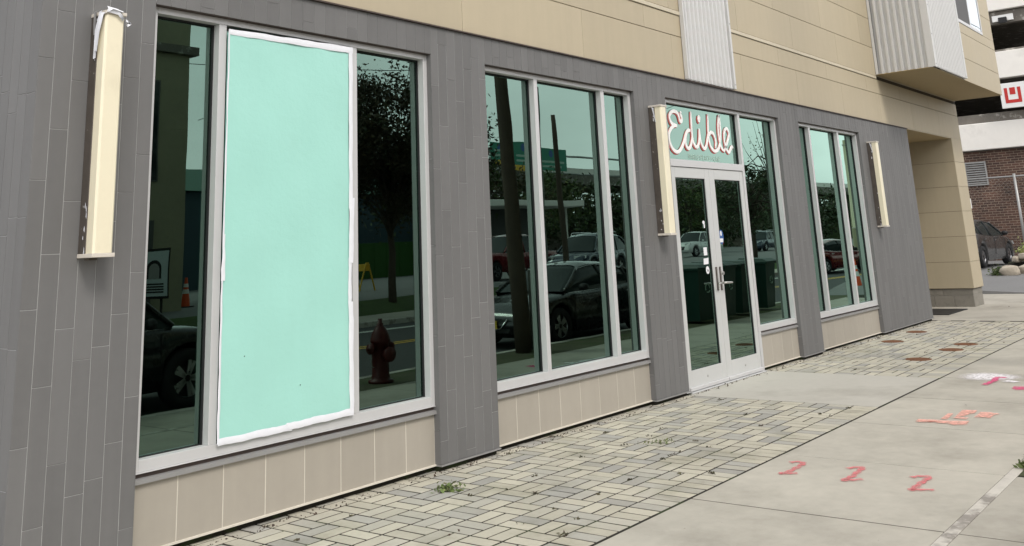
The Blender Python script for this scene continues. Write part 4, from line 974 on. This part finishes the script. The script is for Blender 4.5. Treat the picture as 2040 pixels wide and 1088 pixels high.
    if kind == 'suv':
        for s in (-1, 1): MB().tube([(-1.7, s*.60, 1.73), (-1.6, s*.60, 1.82), (.1, s*.60, 1.83), (.3, s*.60, 1.74)], .02, 6).build('roof_rail', K['chrome'], t, True, True)
    return t
P_black = paint_mat('black_paint', (.012, .013, .014)); P_red = paint_mat('red_paint', (.20, .012, .014)); P_white = paint_mat('white_paint_car', (.72, .72, .71), 0.)
P_blue = paint_mat('blue_paint', (.02, .035, .06)); P_grey = paint_mat('charcoal_paint', (.05, .05, .05))
vehicle('sedan', 'parked_car', 'dark grey car parked before the brick wall of the garage', 'car', (34.35, 2.85, .41), R(-3), P_grey)
vehicle('sedan', 'parked_car', 'black sedan parked along the kerb by the leaning utility pole', 'car', (16.75, -6.1, -.13), R(180), P_black, 'cars mirrored in the shop windows')
vehicle('suv', 'parked_car', 'black car parked at the kerb, mirrored in the first window', 'car', (6.2, -6.50, -.13), R(0), P_black, 'cars mirrored in the shop windows')
vehicle('suv', 'parked_car', 'dark blue utility vehicle in the lot across the road', 'car', (35.0, -17.8, .34), R(172), P_blue, 'cars mirrored in the shop windows')
vehicle('pickup', 'pickup_truck', 'red pickup in the lot across the road', 'truck', (33.7, -21.2, .34), R(180), P_red, 'cars mirrored in the shop windows')
vehicle('pickup', 'pickup_truck', 'white pickup in the lot across the road', 'truck', (69.5, -31, .34), R(180), P_white, 'cars mirrored in the shop windows')
vehicle('suv', 'parked_car', 'dark car in the lot behind the white pickup', 'car', (82, -31, .34), R(178), P_blue, 'cars mirrored in the shop windows')
vehicle('sedan', 'parked_car', 'red sedan waiting on the road with its rear towards the shop', 'car', (45.2, -11.3, -.10), R(14), P_red, 'cars mirrored in the shop windows')

# ------------------------------------------------------------------ street furniture behind the camera, mirrored in the windows
def hydrant(x, y):
    t = thing('fire_hydrant', 'dark red fire hydrant on the kerbside strip', 'hydrant', (x, y, 0))
    MB().lathe([(0, 0), (.17, 0), (.17, .035), (.125, .045), (.125, .08), (.115, .10), (.112, .50), (.135, .51), (.135, .545), (.13, .56), (.115, .62), (.075, .70), (.045, .73), (.045, .76), (.03, .765), (.03, .82), (0, .822)], (x, y, 0), 24).build('barrel', K['hydrant'], t, True)
    for s in (-1, 1): MB().lathe([(0, 0), (.055, 0), (.055, s*.05), (.07, s*.05), (.07, s*.10), (.02, s*.105), (.02, s*.135), (0, s*.135)], (x+s*.10, y, .44), 14, 'x').build('hose_outlet', K['hydrant'], t, True)
    MB().lathe([(0, 0), (.075, 0), (.075, .05), (.095, .05), (.095, .10), (0, .11)], (x, y+.10, .36), 16, 'y').build('pump_outlet', K['hydrant'], t, True)
    MB().tube([(x-.16, y, .40), (x-.17, y, .30), (x-.16, y, .22), (x-.12, y, .20)], .008, 5).build('chain', K['galv'], t)
hydrant(9.62, -4.15)
def pole(x, y, h, r_, lean, lab, m, arms=True, wires=(), guard=False, z0=0.):
    t = thing('utility_pole', lab, 'utility pole', (x, y, z0), 0, 'poles mirrored in the shop windows')
    P = [(x+lean[0]*k/8, y+lean[1]*k/8, z0+h*k/8) for k in range(9)]
    MB().tube(P, [r_*(1-.35*k/8) for k in range(9)], 14).build('shaft', m, t, True)
    tx, ty = x+lean[0]*.93, y+lean[1]*.93
    if arms:
        for z in (.93, .86): MB().cbox(tx-.06, tx+.06, ty-1.1, ty+1.1, z0+h*z, z0+h*z+.11, .01).build('cross_arm', m, t)
    for (a, b, sag) in wires:
        a = Vector(a); b = Vector(b); L_ = [a.lerp(b, k/14)-Vector((0, 0, sag*4*(k/14)*(1-k/14))) for k in range(15)]
        MB().tube(L_, .014, 4, False).build('overhead_wire', K['black'], t)
    if guard: MB().cbox(x+r_*.8, x+r_*.8+.17, y+r_*.35, y+r_*.35+.16, .02, 1.32, .01).build('cable_guard', K['galv'], t)
    return t
pole(13.12, -4.42, 11, .14, (-.75, .0), 'leaning wooden utility pole at the kerb beside the black sedan', K['wood'], True,
     [((12.4, -5.3, 10.2), (-40, -7, 10), .9), ((12.4, -4.0, 10.2), (-40, -5, 10), .9), ((12.4, -5.2, 10.2), (60, -7, 10.5), 1.2), ((12.4, -4.0, 10.2), (60, -5, 10.2), 1.1), ((12.6, -4.4, 7.6), (60, -5.2, 7.9), .8), ((12.6, -4.4, 6.9), (60, -5.2, 7.2), .8), ((12.5, -4.4, 8.0), (24, -30, 7.6), .6), ((12.5, -4.4, 7.2), (-20, -28, 8.0), .6)], True)
pole(28.9, -14.6, 6.3, .13, (-.35, 0), 'short thick post on the far sidewalk beside the blue utility vehicle', K['wood'], False)
pole(32.7, -18.4, 8, .14, (0, 0), 'slim tan post in the lot between the red pickup and the canopy', K['greypole'], False, z0=.3)
pole(32.9, -9.3 if False else -5.0, 11, .22, (.3, .0), 'utility pole with cross arms by the kerb beyond the bins', K['greypole'], True,
     [((33, -5, 7.5), (80, -5.4, 7.6), 1.0), ((33, -5, 8.4), (80, -5.4, 8.6), 1.2), ((33.1, -5, 9.2), (52, -26, 9.0), .5), ((33.1, -5, 8.0), (20, -26, 9.0), .6), ((33, -5, 6.9), (80, -5.4, 7.0), .9)])
pole(57.9, -14.2, 7.0, .28, (0, 0), 'square pale post on the far sidewalk near the red sedan', K['stucco'], False)
def bin_(x, y, lab, rz=0., s=1.0):
    t = thing('wheelie_bin', lab, 'bin', (x, y, 0), rz, 'green bins along the kerb'); w, d, h = .30*s, .36*s, 1.0*s
    MB().add([(-w*.8,-d*.8,.06),(w*.8,-d*.8,.06),(w*.8,d*.8,.06),(-w*.8,d*.8,.06),(-w,-d,h),(w,-d,h),(w,d,h),(-w,d,h)], [(0,3,2,1),(0,1,5,4),(1,2,6,5),(2,3,7,6),(3,0,4,7)]).build('tub', K['bin'], t, local=True)
    MB().cbox(-w-.03, w+.03, -d-.03, d+.03, h-.06, h, .01).build('rim', K['bin'], t, local=True)
    MB().add([(-w-.02,-d-.03,h),(w+.02,-d-.03,h),(w+.02,d+.05,h),(-w-.02,d+.05,h),(-w+.03,-d+.05,h+.09),(w-.03,-d+.05,h+.09),(w-.03,d-.08,h+.06),(-w+.03,d-.08,h+.06)], [(0,1,5,4),(1,2,6,5),(2,3,7,6),(3,0,4,7),(4,5,6,7)]).build('lid', K['bin'], t, local=True)
    for sx in (-1, 1): MB().lathe([(0, -.03), (.10*s, -.03), (.10*s, .03), (0, .03)], (sx*(w-.02), -d*.8, .10*s), 16, 'x').build('wheel', K['tyre'], t, local=True)
    mk = MB(); 
    for k in range(3):
        an = 2*math.pi*k/3; mk.tube([(math.cos(an+q)*.08, d*.93+.006, h*.62+math.sin(an+q)*.08) for q in (0, .4, .8, 1.2, 1.5)], .012, 5)
    mk.build('recycling_mark', K['letter_pale'], t, local=True)
for k, (x, l_) in enumerate(((18.6, 'green wheeled bin nearest the black sedan'), (19.6, 'second green wheeled bin from the black sedan'), (20.6, 'third green wheeled bin from the black sedan'), (21.9, 'last green wheeled bin before the utility pole'))): bin_(x, -4.28, l_, R(rnd.uniform(-8, 8)), 1.1)
def cone(x, y, z, lab):
    t = thing('traffic_cone', lab, 'traffic cone', (x, y, z), 0, 'orange cones')
    MB().cbox(x-.2, x+.2, y-.2, y+.2, z, z+.035, .008).build('foot', K['black'], t)
    MB().lathe([(.15, .035), (.145, .06), (.035, .9), (0, .9)], (x, y, z), 20).build('body', K['cone'], t, True)
    for a, b in ((.42, .55), (.62, .72)):
        ra, rb = .145-.131*(a-.06), .145-.131*(b-.06); MB().lathe([(ra+.003, a), (rb+.003, b)], (x, y, z), 20).build('reflective_band', K['letter'], t, True)
cone(28.85, -4.35, 0, 'orange cone on the kerbside strip beyond the bins'); cone(18.2, -21.7, .34, 'orange cone in the lot before the olive building')
brc = thing('barricade', 'yellow folding barricade on the far sidewalk', 'barricade', (26.3, -22.5, .34))
for s in (-1, 1):
    for q in (-1, 1): MB().tube([(26.3+s*.05+s*.35, -22.5+q*.4, .34), (26.3+s*.04, -22.5+q*.4, 1.35)], .03, 6).build('leg', K['yellow'], brc)
    MB().cbox(26.3+s*.07-.015, 26.3+s*.07+.015, -22.95, -22.05, 1.05, 1.3, .004).build('board', K['yellow'], brc)

# highway signs on a gantry far behind
gn = thing('sign_gantry', 'green highway signs on a gantry far behind the lot', 'road sign', (89, -60.5, .3))
for x in (70, 108): MB().tube([(x, -60.5, .2), (x, -60.5, 12.4)], .25, 10).build('upright', K['galv'], gn, True)
for z in (9.9, 12.0): MB().tube([(70, -60.5, z), (108, -60.5, z)], .12, 8).build('truss_bar', K['galv'], gn, True)
for x0, x1, z0, z1, yl in ((80.2, 83.9, 11.0, 12.9, True), (84.4, 88.6, 10.55, 13.1, True), (89.0, 94.3, 10.1, 12.7, False)):
    p = MB().cbox(x0, x1, -60.2, -60.1, z0, z1, .02).build('sign_panel', K['hwy'], gn)
    MB().lathe([(0, 0), (.42, 0), (.42, .01), (0, .012)], ((x0+x1)/2-.4, -60.1, z1-.6), 16, 'y').build('route_shield', K['blue'], p)
    for q, zz_ in enumerate((z0+1.05, z0+.5)): MB().box(x0+.5, x1-.5-.5*q, -60.095, -60.085, zz_-.12, zz_+.12).build('legend_bar', K['letter_pale'], p)
    if yl: MB().box(x0+.2, x1-.1, -60.2, -60.1, z0-.62, z0-.02).build('exit_panel', K['yellow'], p)

# buildings and structures across the road
ob = thing('stucco_building', 'olive stucco building across the road', 'building', (8, -26, .3))
MB().box(-6, 16.95, -34, -20, .2, 11).build('wall', K['stucco'], ob); MB().box(-6.2, 17.15, -34.2, -19.8, 7.9, 8.15).build('cornice', K['dirty_conc'], ob)
for x in (15.6, 12.4, 9.2):
    f = MB().box(x-.35, x+.35, -20.0+.005, -19.95, 4.0, 7.0).build('window', K['inner'], ob); MB().box(x-.3, x+.3, -19.945, -19.94, 4.05, 6.95).build('pane', K['carglass'], f)
MB().box(14.6, 15.9, -19.99, -19.95, .3, 2.9).build('door', K['inner'], ob)
tb = thing('teal_building', 'low dark teal building with green roof across the road', 'building', (42, -42, .3))
MB().box(26, 50, -50, -38, .2, 5.2).build('wall', K['teal_wall'], tb); MB().add([(25.5,-37.6,5.2),(50.5,-37.6,5.2),(50.5,-50.4,5.2),(25.5,-50.4,5.2),(25.5,-44,7),(50.5,-44,7)], [(0,1,5,4),(2,3,4,5),(0,4,3),(1,2,5)]).build('roof', K['roofing'], tb)
gf = thing('painted_fence', 'bright green painted fence along the back of the lot', 'fence', (40, -35, .3))
for k in range(14): MB().cbox(33+k*1.0, 33.98+k*1.0, -35.05, -35, .34, 2.3, .01).build('board', K['hedge_wall'], gf)
cn = thing('canopy', 'white flat canopy on slim posts behind the lot', 'canopy', (49.5, -31, .3))
MB().cbox(43.5, 53, -35, -30, 4.05, 4.4, .03).build('roof_slab', K['white_conc'], cn)
for x in (44.5, 48.3, 52.3): MB().tube([(x, -31, .3), (x, -31, 4.05)], .09, 8).build('post', K['white_conc'], cn)
MB().box(44, 52.6, -36, -33, .3, 4.05).build('kiosk', K['inner'], cn)
ov = thing('overpass', 'elevated highway deck on columns far beyond the lot', 'bridge', (150, -75, 0))
MB().box(60, 330, -78, -66, 9.2, 10.6).build('deck', K['dirty_conc'], ov); MB().box(60, 330, -66.4, -66.1, 10.6, 11.4).build('parapet', K['white_conc'], ov)
for x in range(75, 330, 30): MB().box(x, x+2, -75, -69, 0, 9.2).build('column', K['dirty_conc'], ov)

def tree(x, y, z, h, cr, lab, m, n, ls, seed, trunk=.2, crown_z=.62, flat=.8, clumps=38, bare=0.):
    rg = random.Random(seed); t = thing('tree', lab, 'tree', (x, y, z), 0, 'trees across the road'); mb = MB()
    top = Vector((x+rg.uniform(-.3, .3), y+rg.uniform(-.3, .3), z+h*.75)); base = Vector((x, y, z-.1))
    mb.tube([base.lerp(top, k/6)+Vector((rg.uniform(-.1, .1), rg.uniform(-.1, .1), 0)) for k in range(7)], [trunk*(1-.75*k/6) for k in range(7)], 9)
    cs = []
    for k in range(clumps):
        a = rg.uniform(0, 2*math.pi); rr = cr*math.sqrt(rg.uniform(.02, 1)); zc = z+h*crown_z+rg.uniform(-1, 1)*h*(1-crown_z)*math.sqrt(max(0, 1-(rr/cr)**2))
        cs.append((x+rr*math.cos(a), y+rr*math.sin(a), zc, cr*rg.uniform(.10, .24)))
    for c in cs:
        s = base.lerp(top, rg.uniform(.4, .98)); e = Vector(c[:3]); mid = s.lerp(e, .5)+Vector((0, 0, .15*(e-s).length))
        mb.tube([s, mid, e, e+(e-mid)*.5*(1+bare)], [trunk*.28, trunk*.17, trunk*.07, .008], 5)
    mb.build('trunk', K['bark'], t, True)
    if n: leaves(n, cs, .8, ls, m, 'crown', flat, None, t, seed)
tree(21.8, -16.2, .0, 7.0, 2.7, 'broad brown and green tree across the road', K['leaf_crown'], 40000, .14, 21, .14, .70, clumps=90)
tree(27.3, -19.5, .3, 6.6, 2.4, 'green tree left of the red pickup', K['leaf_green'], 3600, .24, 22)
tree(52, -44, .3, 9, 4.0, 'large dark tree behind the canopy', K['leaf_dark'], 4200, .34, 23)
tree(62, -44, .3, 8.0, 3.6, 'brownish tree right of the canopy', K['leaf_brown'], 3600, .34, 24)
tree(70, -47, .3, 8, 4.2, 'green tree behind the white pickup', K['leaf_green'], 4200, .36, 25)
tree(60, -20, .3, 8.5, 2.6, 'bare branched tree beside the pale post', K['leaf_brown'], 260, .16, 26, .2, .66, bare=.8)
tree(53, -18.5, .3, 5.2, 2.4, 'small dark tree behind the red sedan', K['leaf_dark'], 3200, .22, 27)
tree(86, -40, .3, 8.5, 3.8, 'tall green tree beyond the dark parked car', K['leaf_green'], 3600, .34, 28)
tree(104, -42, .3, 9, 4.4, 'wide dark tree at the far end of the lot', K['leaf_dark'], 3600, .38, 29)
structure(MB().add([(-60,-80,0),(330,-80,0),(330,-84,7.5),(-60,-84,5)], [(0,1,2,3)]).build('sky_block_slope', K['grass']))  # added dark slope behind the trees, blocks the sky in the reflections
pts = []; rg = random.Random(5)
for k in range(420): x = rg.uniform(20, 330); y = rg.uniform(-66, -50)-.05*x; pts.append((x, y, rg.uniform(.35, 1)**.8*(4.2+.022*x)+1.0*math.sin(x*.21), 1.5))
leaves(60000, pts, .9, .70, K['leaf_dark'], 'distant_wood', .8, .3, None, 40, kind='stuff')

# board on the railing across the road, mirrored in the narrow pane
pic = thing('framed_print', 'framed board with arch motif standing before the olive building', 'board', (15.4, -18.5, .34))
PX0, PX1, PZ0, PZ1 = 14.55, 15.52, .84, 2.02
MB().box(PX0, PX1, -18.52, -18.48, PZ0, PZ1).build('face', mat('print_paper', (.50, .56, .57), .6), pic)
MB().box(PX0-.07, PX1+.07, -18.56, -18.521, PZ0-.07, PZ1+.07).build('frame', K['gasket'], pic)
MB().prism([(15.08+.24*math.cos(math.pi*i/12), 1.55+.24*math.sin(math.pi*i/12)) for i in range(13)]+[(14.84, 1.3), (15.32, 1.3)], -18.479, -18.47).build('arch_motif', K['gasket'], pic)
MB().prism([(15.08+.17*math.cos(math.pi*i/12), 1.53+.17*math.sin(math.pi*i/12)) for i in range(13)]+[(14.91, 1.3), (15.25, 1.3)], -18.469, -18.46).build('arch_opening', K['print'] if 'print' in K else K['flash'], pic)
for k in range(4): MB().box(14.70+.05*k, 15.40, -18.479, -18.47, .93+.07*k, .97+.07*k).build('grid_line', K['gasket'], pic)
for x in (14.65, 15.4): MB().box(x-.03, x+.03, -18.6, -18.565, .3, 1.9).build('leg', K['gasket'], pic)

bx = thing('storage_tote', 'green tote standing inside the first window', 'tote', (3.62, .42, .02))
MB().add([(3.45,.25,.02),(3.72,.25,.02),(3.72,.6,.02),(3.45,.6,.02),(3.40,.2,.92),(3.77,.2,.92),(3.77,.65,.92),(3.40,.65,.92)], [(0,3,2,1),(0,1,5,4),(1,2,6,5),(2,3,7,6),(3,0,4,7)]).build('tub', K['bin'], bx)
MB().cbox(3.38, 3.79, .18, .67, .921, .97, .01).build('lid', K['bin'], bx)
